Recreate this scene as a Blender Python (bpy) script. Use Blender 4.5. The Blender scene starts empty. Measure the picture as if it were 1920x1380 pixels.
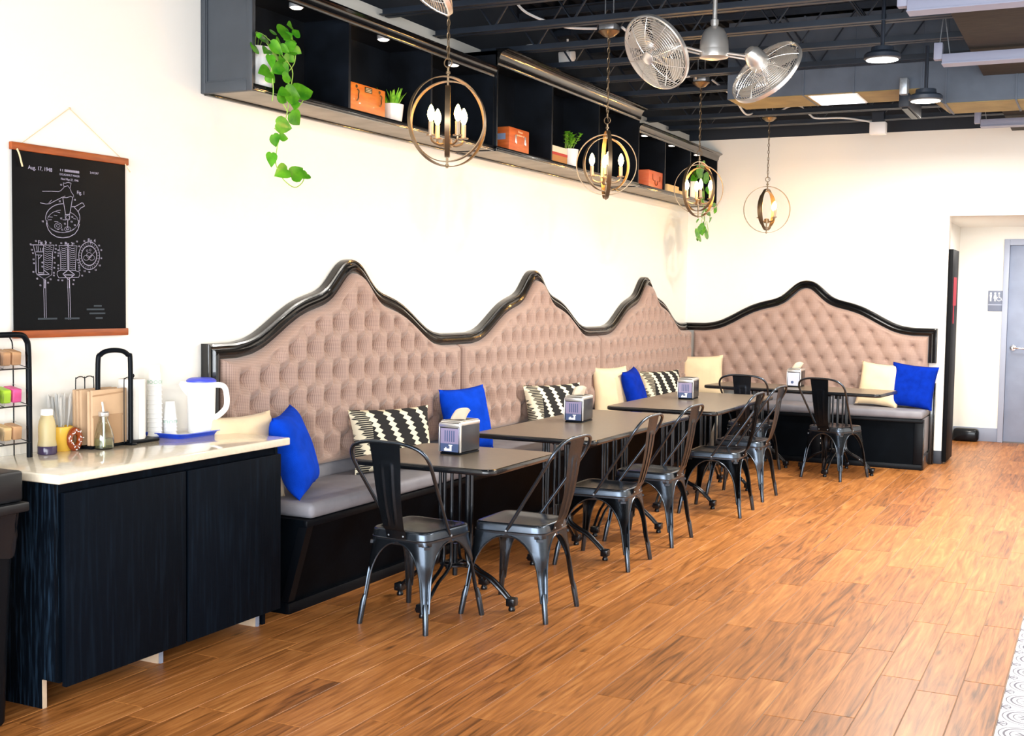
import bpy, bmesh, math, random
from mathutils import Vector, Matrix, Euler
random.seed(7)
SC = bpy.context.scene
COL = SC.collection
R = math.radians
PI = math.pi
# ------------------------------------------------------------------ camera
CAMPOS = Vector((3.8638, 0.0, 1.537))
YAW, PITCH, ROLL, FPX = 0.456141, -0.060607, 0.014830, 2248.306
cd = bpy.data.cameras.new('camera'); cam = bpy.data.objects.new('camera', cd); COL.objects.link(cam)
cd.sensor_fit = 'HORIZONTAL'; cd.sensor_width = 36.0; cd.lens = FPX * 36.0 / 1920.0
cd.clip_start = 0.05; cd.clip_end = 100
fw = Vector((-math.sin(YAW)*math.cos(PITCH), math.cos(YAW)*math.cos(PITCH), math.sin(PITCH)))
rt = Vector((math.cos(YAW), math.sin(YAW), 0)); up = rt.cross(fw)
r2 = rt*math.cos(ROLL) + up*math.sin(ROLL); u2 = up*math.cos(ROLL) - rt*math.sin(ROLL)
cam.matrix_world = Matrix(((r2.x, u2.x, -fw.x, CAMPOS.x), (r2.y, u2.y, -fw.y, CAMPOS.y), (r2.z, u2.z, -fw.z, CAMPOS.z), (0, 0, 0, 1)))
SC.camera = cam
# ------------------------------------------------------------------ light and exposure
SC.view_settings.view_transform = 'Standard'; SC.view_settings.look = 'None'
SC.view_settings.gamma = 1.0; SC.view_settings.use_curve_mapping = False
SC.view_settings.exposure = 0.42
wd = bpy.data.worlds.new('world'); SC.world = wd; wd.use_nodes = True
wd.node_tree.nodes['Background'].inputs[0].default_value = (0.80, 0.90, 1.0, 1)
wd.node_tree.nodes['Background'].inputs[1].default_value = 1.0
def area(name, loc, rot, sx, sy, power, col, shape='RECTANGLE'):
    l = bpy.data.lights.new(name, 'AREA'); l.shape = shape; l.size = sx; l.size_y = sy
    l.energy = power; l.color = col
    o = bpy.data.objects.new(name, l); o.location = loc; o.rotation_euler = rot; COL.objects.link(o); return o
DAY = (0.90, 0.95, 1.0); WARM = (1.0, 0.80, 0.55)
# daylight through the four shop-front panes behind the camera
for wx in (0.95, 2.85, 4.75, 6.65):
    area('daylight_window', (wx, -2.86, 1.62), (R(90), 0, 0), 1.7, 2.5, 178, DAY)
# the two round ceiling lamps, plus fill discs added over the whole room
for lx, ly in ((2.66, 7.27), (2.80, 8.1), (2.66, 10.4), (2.66, 5.5), (2.66, 3.6), (2.66, 1.6), (4.9, 8.98), (4.9, 7.2), (4.9, 5.5), (4.9, 3.6), (4.9, 1.6), (6.6, 7.2), (6.6, 3.6)):
    area('downlight_and_fill', (lx, ly, 2.925 if ly != 8.1 else 2.795), (0, 0, 0), 0.17, 0.17, 62 if ly > 6.9 else 7, (1.0, 0.95, 0.87), 'DISK')
area('hall_light', (3.3, 13.1, 2.32), (0, 0, 0), 0.6, 0.6, 26, (1.0, 0.97, 0.92))
# ------------------------------------------------------------------ materials
def lin(h):
    h = h.lstrip('#'); v = [int(h[i:i+2], 16)/255 for i in (0, 2, 4)]
    return tuple(x/12.92 if x <= .04045 else ((x+.055)/1.055)**2.4 for x in v) + (1,)
def mat(name, col, rough=.5, metal=0., spec=.5, coat=0., var=0., vscale=8., bump=0., bscale=120., emit=None, estr=0., trans=0., ior=1.45, stretch=(1, 1, 1), sheen=0., col2=None, ramp=(.35, .65), alpha=1.):
    m = bpy.data.materials.new(name); m.use_nodes = True
    nt = m.node_tree; b = nt.nodes['Principled BSDF']; L = nt.links
    c = lin(col) if isinstance(col, str) else col
    b.inputs['Base Color'].default_value = c; b.inputs['Roughness'].default_value = rough
    b.inputs['Metallic'].default_value = metal; b.inputs['Specular IOR Level'].default_value = spec
    b.inputs['Coat Weight'].default_value = coat; b.inputs['Transmission Weight'].default_value = trans
    b.inputs['IOR'].default_value = ior; b.inputs['Sheen Weight'].default_value = sheen
    b.inputs['Alpha'].default_value = alpha
    if emit: b.inputs['Emission Color'].default_value = lin(emit); b.inputs['Emission Strength'].default_value = estr
    tc = nt.nodes.new('ShaderNodeTexCoord'); mp = nt.nodes.new('ShaderNodeMapping'); mp.inputs['Scale'].default_value = stretch
    L.new(tc.outputs['Object'], mp.inputs['Vector'])
    if var or col2:
        n = nt.nodes.new('ShaderNodeTexNoise'); n.inputs['Scale'].default_value = vscale; n.inputs['Detail'].default_value = 5
        L.new(mp.outputs[0], n.inputs['Vector'])
        r = nt.nodes.new('ShaderNodeValToRGB'); r.color_ramp.elements[0].position = ramp[0]; r.color_ramp.elements[1].position = ramp[1]
        if col2: e0, e1 = c, (lin(col2) if isinstance(col2, str) else col2)
        else: e0, e1 = tuple(x*(1-var) for x in c[:3])+(1,), tuple(min(1, x*(1+var)) for x in c[:3])+(1,)
        r.color_ramp.elements[0].color = e0; r.color_ramp.elements[1].color = e1
        L.new(n.outputs['Fac'], r.inputs[0]); L.new(r.outputs[0], b.inputs['Base Color'])
    if bump:
        n2 = nt.nodes.new('ShaderNodeTexNoise'); n2.inputs['Scale'].default_value = bscale; n2.inputs['Detail'].default_value = 3
        L.new(mp.outputs[0], n2.inputs['Vector'])
        bp = nt.nodes.new('ShaderNodeBump'); bp.inputs['Strength'].default_value = bump; bp.inputs['Distance'].default_value = .01
        L.new(n2.outputs['Fac'], bp.inputs['Height']); L.new(bp.outputs[0], b.inputs['Normal'])
    return m
MT = {}
MT['wall'] = mat('wall_paint', '#f3f0e8', .85, bump=.04, bscale=220, spec=.2)
MT['wallblack'] = mat('black_wall_paint', '#232a34', .8, bump=.05)
MT['deck'] = mat('black_deck_paint', '#0e131c', .85, var=.4, vscale=3, spec=.15)
MT['joist'] = mat('joist_paint', '#222a36', .5, var=.15, spec=.4)
MT['duct'] = mat('duct_paint', '#4e5866', .55, var=.12, vscale=6, bump=.08, bscale=8)
MT['blackwood'] = mat('black_stained_oak', '#080e16', .5, col2='#101a25', stretch=(16, 16, 1.0), vscale=3.2, ramp=(.5, .8), bump=.08, bscale=9, spec=.04)
MT['blackwoodend'] = mat('streaked_black_stained_oak', '#060c14', .5, col2='#233547', stretch=(30, 30, 2.2), vscale=3.0, ramp=(.5, .78), bump=.15, bscale=9, spec=.06)  # bluish streaks, stronger than on the doors
MT['shelfblack'] = mat('shelf_black_paint', '#0d1219', .36, var=.5, vscale=5, bump=.04, bscale=30, spec=.3)
MT['shelfend'] = mat('shelf_end_panel_daylit', '#3d4248', .45, var=.06)  # daylight on the black end panel, put into a greyer base colour
MT['shelfunder'] = mat('shelf_underside_raw_board', '#b9b2a4', .7, col2='#a39c8e', vscale=5)
MT['trimblack'] = mat('glossy_black_lacquer', '#07080a', .22, coat=.5, bump=.03, bscale=60)
MT['benchblack'] = mat('bench_black_paint', '#070b10', .45, var=.3, vscale=4, bump=.05, bscale=40, spec=.04)
MT['benchtrim'] = mat('bench_black_moulding', '#080b10', .4, spec=.15)
MT['gun'] = mat('gunmetal_powder_coat', '#4d555f', .27, metal=.9, var=.05, vscale=20)
MT['steelblack'] = mat('black_steel_tube', '#12161c', .28, metal=.5, coat=.3)
MT['laminate'] = mat('laminate_wall_reflection', '#6e6150', .3, var=.08, vscale=40, spec=.7)  # brown wall reflection on black laminate, put into the base colour
MT['edge'] = mat('table_edge_black', '#0d1116', .25, coat=.3)
MT['chrome'] = mat('chrome', '#d8dade', .12, metal=1)
MT['nickel'] = mat('brushed_nickel', '#e2e0dc', .3, metal=.8)
MT['galv'] = mat('galvanised_steel', '#aeb6be', .4, metal=.7, var=.15, vscale=40)
MT['white'] = mat('white_plastic', '#f4f4f2', .35)
MT['pot'] = mat('white_glazed_pot', '#f2f1f2', .25)
MT['paper'] = mat('white_paper', '#f5f2ec', .8)
MT['napkin'] = mat('napkin_paper', '#f6ead6', .85, bump=.1, bscale=80)
MT['blue'] = mat('royal_blue_fabric', '#0640c2', .9, var=.12, vscale=14, bump=.25, bscale=260, spec=.1)
MT['navy'] = mat('deep_blue_plush', '#042b9c', .9, var=.15, vscale=18, bump=.3, bscale=240, spec=.1)
MT['cream'] = mat('cream_cotton', '#efd6ae', .9, var=.05, vscale=8, bump=.2, bscale=200, sheen=.2)
MT['seat'] = mat('grey_seat_vinyl', '#85848b', .55, var=.08, vscale=10, bump=.12, bscale=240)
MT['quartz'] = mat('cream_quartz', '#e9ddc6', .1, var=.04, vscale=60, coat=.3)
MT['rawply'] = mat('raw_plywood', '#cdb59a', .7, var=.08, vscale=12)
MT['bronze'] = mat('bronze_metal', '#85725a', .36, metal=.8)
MT['candle'] = mat('candle_sleeve', '#a99a86', .5, metal=.4)
MT['bulb'] = mat('lit_bulb', '#ffd9a0', .4, emit='#ffbe66', estr=115)
MT['led'] = mat('lit_lamp_face', '#ffffff', .5, emit='#fff4e2', estr=9)
MT['ledhall'] = mat('lit_panel_face', '#ffffff', .5, emit='#eef3ff', estr=2.2)
MT['puck'] = mat('puck_lens', '#ffffff', .4, emit='#fff2e0', estr=3.2)
MT['puckbody'] = mat('puck_body', '#c9ccd2', .35, metal=.3)
MT['leaf'] = mat('pothos_leaf', '#2c7a16', .35, col2='#62ac26', vscale=18, ramp=(.3, .7), spec=.4)
MT['vine'] = mat('vine_stem', '#9cc25a', .5)
MT['grass'] = mat('succulent_leaf', '#4d9a1e', .45, col2='#8fcf3a', vscale=30)
MT['soil'] = mat('potting_soil', '#2a1d14', .9)
MT['orangewood'] = mat('orange_varnished_wood', '#d9711f', .4, col2='#e88a34', stretch=(2, 2, 14), vscale=4, coat=.2)
MT['redwood'] = mat('rust_red_wood', '#b9551d', .45, col2='#c96a30', stretch=(2, 2, 12), vscale=4)
MT['salmonwood'] = mat('salmon_red_wood', '#d9673c', .45, col2='#dd7a54', stretch=(2, 2, 10), vscale=4)
MT['posterwood'] = mat('poster_rail_wood', '#a5501c', .45, col2='#8f4315', stretch=(3, 2, 16), vscale=5)
MT['poster'] = mat('black_poster_canvas', '#080b0f', .4, var=.1, vscale=3, bump=.05, bscale=300, spec=.08)
MT['posterline'] = mat('poster_print_lines', '#a8a4ba', .6)
MT['posterfaint'] = mat('poster_faint_print', '#2c3842', .6)
MT['cord'] = mat('natural_cord', '#dcc69c', .8)
MT['kraft'] = mat('kraft_paper', '#c7a684', .8, var=.06, vscale=10)
MT['glass'] = mat('clear_glass', '#f4fbf4', .03, trans=1.0, ior=1.45)
MT['acryl'] = mat('clear_acrylic', '#f8f8fb', .05, trans=1.0, ior=1.1)
MT['oil'] = mat('pale_oil', '#e6e2a8', .05, trans=.85, ior=1.4)
MT['darkliquid'] = mat('dark_syrup', '#3b2d4a', .15)
MT['amber'] = mat('amber_liquid', '#e7c277', .1, trans=.6)
MT['donut'] = mat('chocolate_glaze', '#8a3a12', .18, coat=.5)
MT['mustard'] = mat('yellow_glaze', '#f2c24c', .25)
MT['traylue'] = mat('blue_tray_plastic', '#1f47c8', .35)
MT['lid'] = mat('blue_lid_plastic', '#4150d8', .35)
MT['green'] = mat('pale_green_print', '#bcd8c6', .6)
MT['blackpl'] = mat('black_plastic', '#0a0f15', .35, spec=.1)
MT['bag'] = mat('black_bin_liner', '#0b1017', .22, coat=.1, spec=.25)
MT['pink'] = mat('pink_wrapper', '#f05c9a', .4)
MT['lime'] = mat('lime_wrapper', '#b6e03a', .4)
MT['yellow'] = mat('yellow_wrapper', '#f3dd3e', .4)
MT['tanwrap'] = mat('tan_wrapper', '#c99b70', .5)
MT['brownwrap'] = mat('brown_wrapper', '#7a4630', .5)
MT['doorgrey'] = mat('grey_door_laminate', '#8d97ad', .45, var=.07, vscale=5, bump=.04, bscale=30)
MT['frame'] = mat('door_frame_paint', '#a3abbf', .45)
MT['signgrey'] = mat('sign_grey_plastic', '#747c90', .5)
MT['basegrey'] = mat('grey_vinyl_base', '#8b93a6', .45)
MT['baseblack'] = mat('dark_vinyl_base', '#2b303a', .5)
MT['red'] = mat('red_paper', '#c02840', .7)
MT['card'] = mat('lavender_ad_card', '#9a8fae', .35)
MT['cardblue'] = mat('blue_grey_ad_card', '#4f5f86', .35)
MT['cardwhite'] = mat('white_ad_card', '#c9cde0', .4)
MT['mark'] = mat('white_mark', '#ffffff', .5)
MT['tin'] = mat('dispenser_dark_steel', '#50525a', .25, metal=.9)
MT['panel'] = mat('dark_wood_wool_panel', '#27221d', .9, col2='#332c25', stretch=(1, 6, 1), vscale=9, bump=.3, bscale=40)
MT['strip'] = mat('lavender_grey_channel', '#8f93a8', .5)
MT['ductreflect'] = mat('duct_underside_reflection', '#8d7c4e', .7, var=.15, vscale=6)  # wood-coloured reflection on the duct underside, put into the colour
MT['cable'] = mat('white_cable_jacket', '#d5d8da', .5)
MT['labelblue'] = mat('printed_blue_label', '#8fa3c8', .5)
MT['brass'] = mat('aged_brass', '#5d4a2a', .4, metal=.7)
MT['ink'] = mat('pale_box_lettering', '#f0c9a0', .6)
MT['inkbrown'] = mat('brown_stencil', '#8a4a1e', .6)
MT['blockwood'] = mat('pale_block_wood', '#e7c187', .6)
MT['bookpaper'] = mat('book_page_edges', '#eadfc6', .8)
MT['bookred'] = mat('red_book_cover', '#b8281e', .5)
MT['booktan'] = mat('tan_book_cover', '#b57a3e', .55)
MT['windowglass'] = mat('shop_window_glass', '#ffffff', .02, trans=1., ior=1.1)
MT['grout'] = mat('floor_grout', '#9c8778', .85)

def nn(nt, t, **kw):
    n = nt.nodes.new(t)
    for k, v in kw.items():
        if k in n.inputs.keys(): n.inputs[k].default_value = v
        else: setattr(n, k, v)
    return n
def mth(nt, op, a, b=None, clamp=False):
    n = nt.nodes.new('ShaderNodeMath'); n.operation = op; n.use_clamp = clamp
    for i, v in enumerate((a, b)):
        if v is None: continue
        if hasattr(v, 'is_output'): nt.links.new(v, n.inputs[i])
        else: n.inputs[i].default_value = v
    return n.outputs[0]
def wood_plank():
    m = bpy.data.materials.new('wood_look_floor_tile'); m.use_nodes = True; nt = m.node_tree; L = nt.links
    b = nt.nodes['Principled BSDF']
    tc = nn(nt, 'ShaderNodeTexCoord'); oi = nn(nt, 'ShaderNodeObjectInfo'); geo = nn(nt, 'ShaderNodeNewGeometry')
    rnd = mth(nt, 'FRACT', mth(nt, 'ADD', oi.outputs['Random'], geo.outputs['Random Per Island']))
    cmb = nn(nt, 'ShaderNodeCombineXYZ'); L.new(mth(nt, 'MULTIPLY', rnd, 37.), cmb.inputs[0]); L.new(mth(nt, 'MULTIPLY', rnd, 91.), cmb.inputs[1])
    add = nn(nt, 'ShaderNodeVectorMath', operation='ADD'); L.new(tc.outputs['Object'], add.inputs[0]); L.new(cmb.outputs[0], add.inputs[1])
    mp = nn(nt, 'ShaderNodeMapping'); mp.inputs['Scale'].default_value = (13, .85, 1); L.new(add.outputs[0], mp.inputs['Vector'])
    n1 = nn(nt, 'ShaderNodeTexNoise', Scale=1.6, Detail=6, Roughness=.55, Distortion=2.2); L.new(mp.outputs[0], n1.inputs['Vector'])
    mp2 = nn(nt, 'ShaderNodeMapping'); mp2.inputs['Scale'].default_value = (60, 2.5, 1); L.new(add.outputs[0], mp2.inputs['Vector'])
    n2 = nn(nt, 'ShaderNodeTexNoise', Scale=1.5, Detail=3); L.new(mp2.outputs[0], n2.inputs['Vector'])
    f = mth(nt, 'ADD', mth(nt, 'MULTIPLY', n1.outputs['Fac'], .75), mth(nt, 'MULTIPLY', n2.outputs['Fac'], .25))
    f = mth(nt, 'ADD', f, mth(nt, 'MULTIPLY', mth(nt, 'SUBTRACT', rnd, .5), .12))
    r = nn(nt, 'ShaderNodeValToRGB'); e = r.color_ramp.elements
    e[0].position = .30; e[0].color = lin('#633a18'); e[1].position = .74; e[1].color = lin('#c98c50')
    q = e.new(.42); q.color = lin('#925a2b'); q = e.new(.56); q.color = lin('#b07039')
    L.new(f, r.inputs[0])
    # knots
    vo = nn(nt, 'ShaderNodeTexVoronoi', Scale=1.0); mp3 = nn(nt, 'ShaderNodeMapping'); mp3.inputs['Scale'].default_value = (6.5, 1.7, 1)
    L.new(add.outputs[0], mp3.inputs['Vector']); L.new(mp3.outputs[0], vo.inputs['Vector'])
    kn = nn(nt, 'ShaderNodeMapRange'); kn.inputs[1].default_value = .03; kn.inputs[2].default_value = .12; kn.inputs[3].default_value = 1; kn.inputs[4].default_value = 0
    L.new(vo.outputs['Distance'], kn.inputs[0])
    mx = nn(nt, 'ShaderNodeMix', data_type='RGBA'); L.new(mth(nt, 'MULTIPLY', kn.outputs[0], .75), mx.inputs[0]); L.new(r.outputs[0], mx.inputs[6]); mx.inputs[7].default_value = lin('#3a200c')
    L.new(mx.outputs[2], b.inputs['Base Color'])
    b.inputs['Roughness'].default_value = .38; b.inputs['Specular IOR Level'].default_value = .3
    bp = nn(nt, 'ShaderNodeBump', Strength=.12, Distance=.004); L.new(f, bp.inputs['Height']); L.new(bp.outputs[0], b.inputs['Normal'])
    return m
MT['plank'] = wood_plank()
def pattern_tile():
    m = bpy.data.materials.new('printed_pattern_tile'); m.use_nodes = True; nt = m.node_tree; L = nt.links
    b = nt.nodes['Principled BSDF']; tc = nn(nt, 'ShaderNodeTexCoord'); sp = nn(nt, 'ShaderNodeSeparateXYZ'); L.new(tc.outputs['Object'], sp.inputs[0])
    fac = None
    for cx, cy in ((0, 0), (-.1, -.1), (.1, .1), (-.1, .1), (.1, -.1)):
        dx = mth(nt, 'SUBTRACT', sp.outputs[0], cx); dy = mth(nt, 'SUBTRACT', sp.outputs[1], cy)
        d = mth(nt, 'SQRT', mth(nt, 'ADD', mth(nt, 'MULTIPLY', dx, dx), mth(nt, 'MULTIPLY', dy, dy)))
        an = mth(nt, 'ARCTAN2', dy, dx)
        for rad, wdt in (((.088, .0022), (.070, .004), (.050, .0022)) if cx == 0 else ((.034, .002),)):
            l = mth(nt, 'LESS_THAN', mth(nt, 'ABSOLUTE', mth(nt, 'SUBTRACT', d, rad)), wdt)
            fac = l if fac is None else mth(nt, 'MAXIMUM', fac, l)
        pet = mth(nt, 'ADD', .022, mth(nt, 'MULTIPLY', .014, mth(nt, 'COSINE', mth(nt, 'MULTIPLY', an, 8.))))
        fac = mth(nt, 'MAXIMUM', fac, mth(nt, 'LESS_THAN', d, pet))
    mx = nn(nt, 'ShaderNodeMix', data_type='RGBA'); L.new(fac, mx.inputs[0]); mx.inputs[6].default_value = lin('#d6d6e0'); mx.inputs[7].default_value = lin('#35324f')
    L.new(mx.outputs[2], b.inputs['Base Color']); b.inputs['Roughness'].default_value = .4
    return m
MT['ptile'] = pattern_tile()
def weave(name, c0, c1, c2):
    m = bpy.data.materials.new(name); m.use_nodes = True; nt = m.node_tree; L = nt.links
    b = nt.nodes['Principled BSDF']; tc = nn(nt, 'ShaderNodeTexCoord')
    mp = nn(nt, 'ShaderNodeMapping'); mp.inputs['Scale'].default_value = (190, 1, 190); mp.inputs['Rotation'].default_value = (0, R(45), 0); L.new(tc.outputs['Object'], mp.inputs['Vector'])
    ch = nn(nt, 'ShaderNodeTexChecker', Scale=1.); ch.inputs[1].default_value = lin(c0); ch.inputs[2].default_value = lin(c1); L.new(mp.outputs[0], ch.inputs['Vector'])
    n = nn(nt, 'ShaderNodeTexNoise', Scale=5., Detail=3); L.new(tc.outputs['Object'], n.inputs['Vector'])
    mx = nn(nt, 'ShaderNodeMix', data_type='RGBA'); L.new(mth(nt, 'MULTIPLY', n.outputs['Fac'], .5), mx.inputs[0]); L.new(ch.outputs[0], mx.inputs[6]); mx.inputs[7].default_value = lin(c2)
    L.new(mx.outputs[2], b.inputs['Base Color']); b.inputs['Roughness'].default_value = .62; b.inputs['Sheen Weight'].default_value = .3
    bp = nn(nt, 'ShaderNodeBump', Strength=.25, Distance=.002); L.new(ch.outputs['Fac'], bp.inputs['Height']); L.new(bp.outputs[0], b.inputs['Normal'])
    return m
MT['tuft'] = weave('taupe_woven_upholstery', '#8d7367', '#bd9f90', '#96796b')
def feather():
    m = bpy.data.materials.new('black_cream_feather_print'); m.use_nodes = True; nt = m.node_tree; L = nt.links
    b = nt.nodes['Principled BSDF']; tc = nn(nt, 'ShaderNodeTexCoord'); sp = nn(nt, 'ShaderNodeSeparateXYZ'); L.new(tc.outputs['Object'], sp.inputs[0])
    x, y = sp.outputs[0], sp.outputs[1]
    xs = mth(nt, 'ADD', mth(nt, 'MULTIPLY', mth(nt, 'ADD', x, mth(nt, 'MULTIPLY', y, .35)), 1/.115), .5)
    fx = mth(nt, 'ABSOLUTE', mth(nt, 'SUBTRACT', mth(nt, 'FRACT', xs), .5))
    saw = mth(nt, 'FRACT', mth(nt, 'MULTIPLY', mth(nt, 'SUBTRACT', mth(nt, 'MULTIPLY', fx, .075), y), 1/.03))
    lim = mth(nt, 'ADD', .07, mth(nt, 'MULTIPLY', saw, .19))
    f = mth(nt, 'LESS_THAN', fx, lim)
    st = mth(nt, 'MULTIPLY', mth(nt, 'GREATER_THAN', mth(nt, 'FRACT', mth(nt, 'MULTIPLY', y, 1/.012)), .62), mth(nt, 'LESS_THAN', x, -.17))
    f = mth(nt, 'MAXIMUM', f, mth(nt, 'MULTIPLY', st, .6))
    mx = nn(nt, 'ShaderNodeMix', data_type='RGBA'); L.new(f, mx.inputs[0]); mx.inputs[6].default_value = lin('#1b1a1a'); mx.inputs[7].default_value = lin('#f1e6c8')
    L.new(mx.outputs[2], b.inputs['Base Color']); b.inputs['Roughness'].default_value = .9
    return m
MT['feather'] = feather()
# ------------------------------------------------------------------ mesh helpers
class MB:
    def __init__(s): s.bm = bmesh.new()
    def obox(s, c, ux, uy, uz, b=0, seg=2):
        c, ux, uy, uz = Vector(c), Vector(ux), Vector(uy), Vector(uz)
        v = [s.bm.verts.new(c + ux*i + uy*j + uz*k) for i in (-1, 1) for j in (-1, 1) for k in (-1, 1)]
        fs = [s.bm.faces.new([v[q] for q in f]) for f in ((0, 1, 3, 2), (4, 6, 7, 5), (0, 4, 5, 1), (2, 3, 7, 6), (0, 2, 6, 4), (1, 5, 7, 3))]
        if b > 0:
            es = list({e for f in fs for e in f.edges})
            bmesh.ops.bevel(s.bm, geom=es, offset=b, segments=seg, affect='EDGES', profile=.5)
        return s
    def box(s, x0, x1, y0, y1, z0, z1, b=0, seg=2):
        return s.obox(((x0+x1)/2, (y0+y1)/2, (z0+z1)/2), ((x1-x0)/2, 0, 0), (0, (y1-y0)/2, 0), (0, 0, (z1-z0)/2), b, seg)
    def tube(s, pts, r, n=8, closed=False, cap=True, flat=None):
        pts = [Vector(p) for p in pts]; m = len(pts); rings = []; ref = None
        for i, p in enumerate(pts):
            a = pts[(i-1) % m] if (closed or i > 0) else p; c = pts[(i+1) % m] if (closed or i < m-1) else p
            t = (c - a).normalized()
            if ref is None:
                ref = Vector((0, 0, 1)) if abs(t.z) < .9 else Vector((1, 0, 0))
            u = (ref - t*ref.dot(t)).normalized(); w = t.cross(u); ref = u
            ri = r[i] if isinstance(r, (list, tuple)) else r
            fu, fv = flat or (1, 1)
            rings.append([s.bm.verts.new(p + (u*math.cos(2*PI*k/n)*fu + w*math.sin(2*PI*k/n)*fv)*ri) for k in range(n)])
        for i in range(m if closed else m-1):
            A, B = rings[i], rings[(i+1) % m]
            for k in range(n): s.bm.faces.new((A[k], A[(k+1) % n], B[(k+1) % n], B[k]))
        if cap and not closed:
            s.bm.faces.new(rings[0][::-1]); s.bm.faces.new(rings[-1])
        return s
    def lathe(s, prof, n=24, M=None, cap=True):
        M = M or Matrix.Identity(4); rings = []
        for r, z in prof:
            if r < 1e-6: rings.append([s.bm.verts.new(M @ Vector((0, 0, z)))])
            else: rings.append([s.bm.verts.new(M @ Vector((r*math.cos(2*PI*k/n), r*math.sin(2*PI*k/n), z))) for k in range(n)])
        for A, B in zip(rings, rings[1:]):
            for k in range(n):
                q = [A[k % len(A)], A[(k+1) % len(A)], B[(k+1) % len(B)], B[k % len(B)]]
                u = []
                for v in q:
                    if v not in u: u.append(v)
                if len(u) > 2: s.bm.faces.new(u)
        if cap:
            if len(rings[0]) > 2: s.bm.faces.new(rings[0][::-1])
            if len(rings[-1]) > 2: s.bm.faces.new(rings[-1])
        return s
    def prism(s, poly, vec):
        vec = Vector(vec); a = [s.bm.verts.new(p) for p in poly]; b = [s.bm.verts.new(Vector(p)+vec) for p in poly]
        n = len(a); s.bm.faces.new(a[::-1]); s.bm.faces.new(b)
        for i in range(n): s.bm.faces.new((a[i], a[(i+1) % n], b[(i+1) % n], b[i]))
        return s
    def grid(s, f, nu, nv, cu=False):
        V = [[s.bm.verts.new(f(i/(nu if not cu else nu), j/nv)) for j in range(nv+1)] for i in range(nu + (0 if cu else 1))]
        for i in range(nu):
            for j in range(nv):
                a, b = V[i], V[(i+1) % len(V)]
                s.bm.faces.new((a[j], b[j], b[j+1], a[j+1]))
        return V
    def build(s, name, m, parent=None, smooth=True, ang=38, merge=0, solid=0, loc=None):
        bm = s.bm
        if merge: bmesh.ops.remove_doubles(bm, verts=bm.verts, dist=merge)
        if solid: bmesh.ops.solidify(bm, geom=bm.faces[:], thickness=solid)
        bmesh.ops.recalc_face_normals(bm, faces=bm.faces)
        me = bpy.data.meshes.new(name); bm.to_mesh(me); bm.free()
        for mm in (m if isinstance(m, (list, tuple)) else [m]): me.materials.append(MT[mm] if isinstance(mm, str) else mm)
        if smooth:
            for p in me.polygons: p.use_smooth = True
            me.set_sharp_from_angle(angle=R(ang))
        o = bpy.data.objects.new(name, me); COL.objects.link(o)
        if parent: o.parent = parent
        if loc: o.location = loc
        return o
def tag(o, label, cat, group=None, kind=None):
    o['label'] = label; o['category'] = cat
    if group: o['group'] = group
    if kind: o['kind'] = kind
    return o
def thing(name, label, cat, loc=(0, 0, 0), rz=0, group=None):
    o = bpy.data.objects.new(name, None); COL.objects.link(o); o.location = loc; o.rotation_euler = (0, 0, rz)
    o.empty_display_size = .1
    return tag(o, label, cat, group)
def struct(o): o['kind'] = 'structure'; return o
KIDS = {}
def kids(o): return [c for c in bpy.data.objects if c.parent is o]
def dup(root, loc, rz=0, label=None, group=None):
    r = root.copy(); COL.objects.link(r); r.location = loc; r.rotation_euler = (0, 0, rz)
    if label: r['label'] = label
    if group: r['group'] = group
    for ch in kids(root):
        c = ch.copy(); COL.objects.link(c); c.parent = r
        for g in kids(ch):
            d = g.copy(); COL.objects.link(d); d.parent = c
    return r
def smoothpath(pts, n=6, closed=False):
    P = [Vector(p) for p in pts]; out = []; m = len(P)
    for i in range(m if closed else m-1):
        a = P[(i-1) % m] if closed or i > 0 else P[i]; b = P[i]; c = P[(i+1) % m]; d = P[(i+2) % m] if closed or i+2 < m else c
        for k in range(n):
            t = k/n
            out.append(.5*((2*b) + (c-a)*t + (2*a-5*b+4*c-d)*t*t + (3*b-a-3*c+d)*t**3))
    if not closed: out.append(P[-1])
    return out
def text_mesh(name, s, size, m, parent, M, ext=.0006, align='CENTER'):
    cu = bpy.data.curves.new(name, 'FONT'); cu.body = s; cu.size = size; cu.align_x = align; cu.align_y = 'CENTER'; cu.extrude = ext
    t = bpy.data.objects.new(name, cu); COL.objects.link(t)
    dg = bpy.context.evaluated_depsgraph_get(); me = bpy.data.meshes.new_from_object(t.evaluated_get(dg))
    bpy.data.objects.remove(t); bpy.data.curves.remove(cu)
    me.name = name; me.materials.clear(); me.materials.append(MT[m]); me.transform(M)
    o = bpy.data.objects.new(name, me); COL.objects.link(o)
    if parent: o.parent = parent
    return o
def frame(o, x, y, z=None):
    x = Vector(x).normalized(); y = Vector(y).normalized(); z = x.cross(y)
    return Matrix(((x.x, y.x, z.x, o[0]), (x.y, y.y, z.y, o[1]), (x.z, y.z, z.z, o[2]), (0, 0, 0, 1)))

D = 11.938; Y2 = 14.173; XR = 7.6; YF = -3.0; ZW = 3.14; ZD = 3.62; ZJ = 3.155
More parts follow.
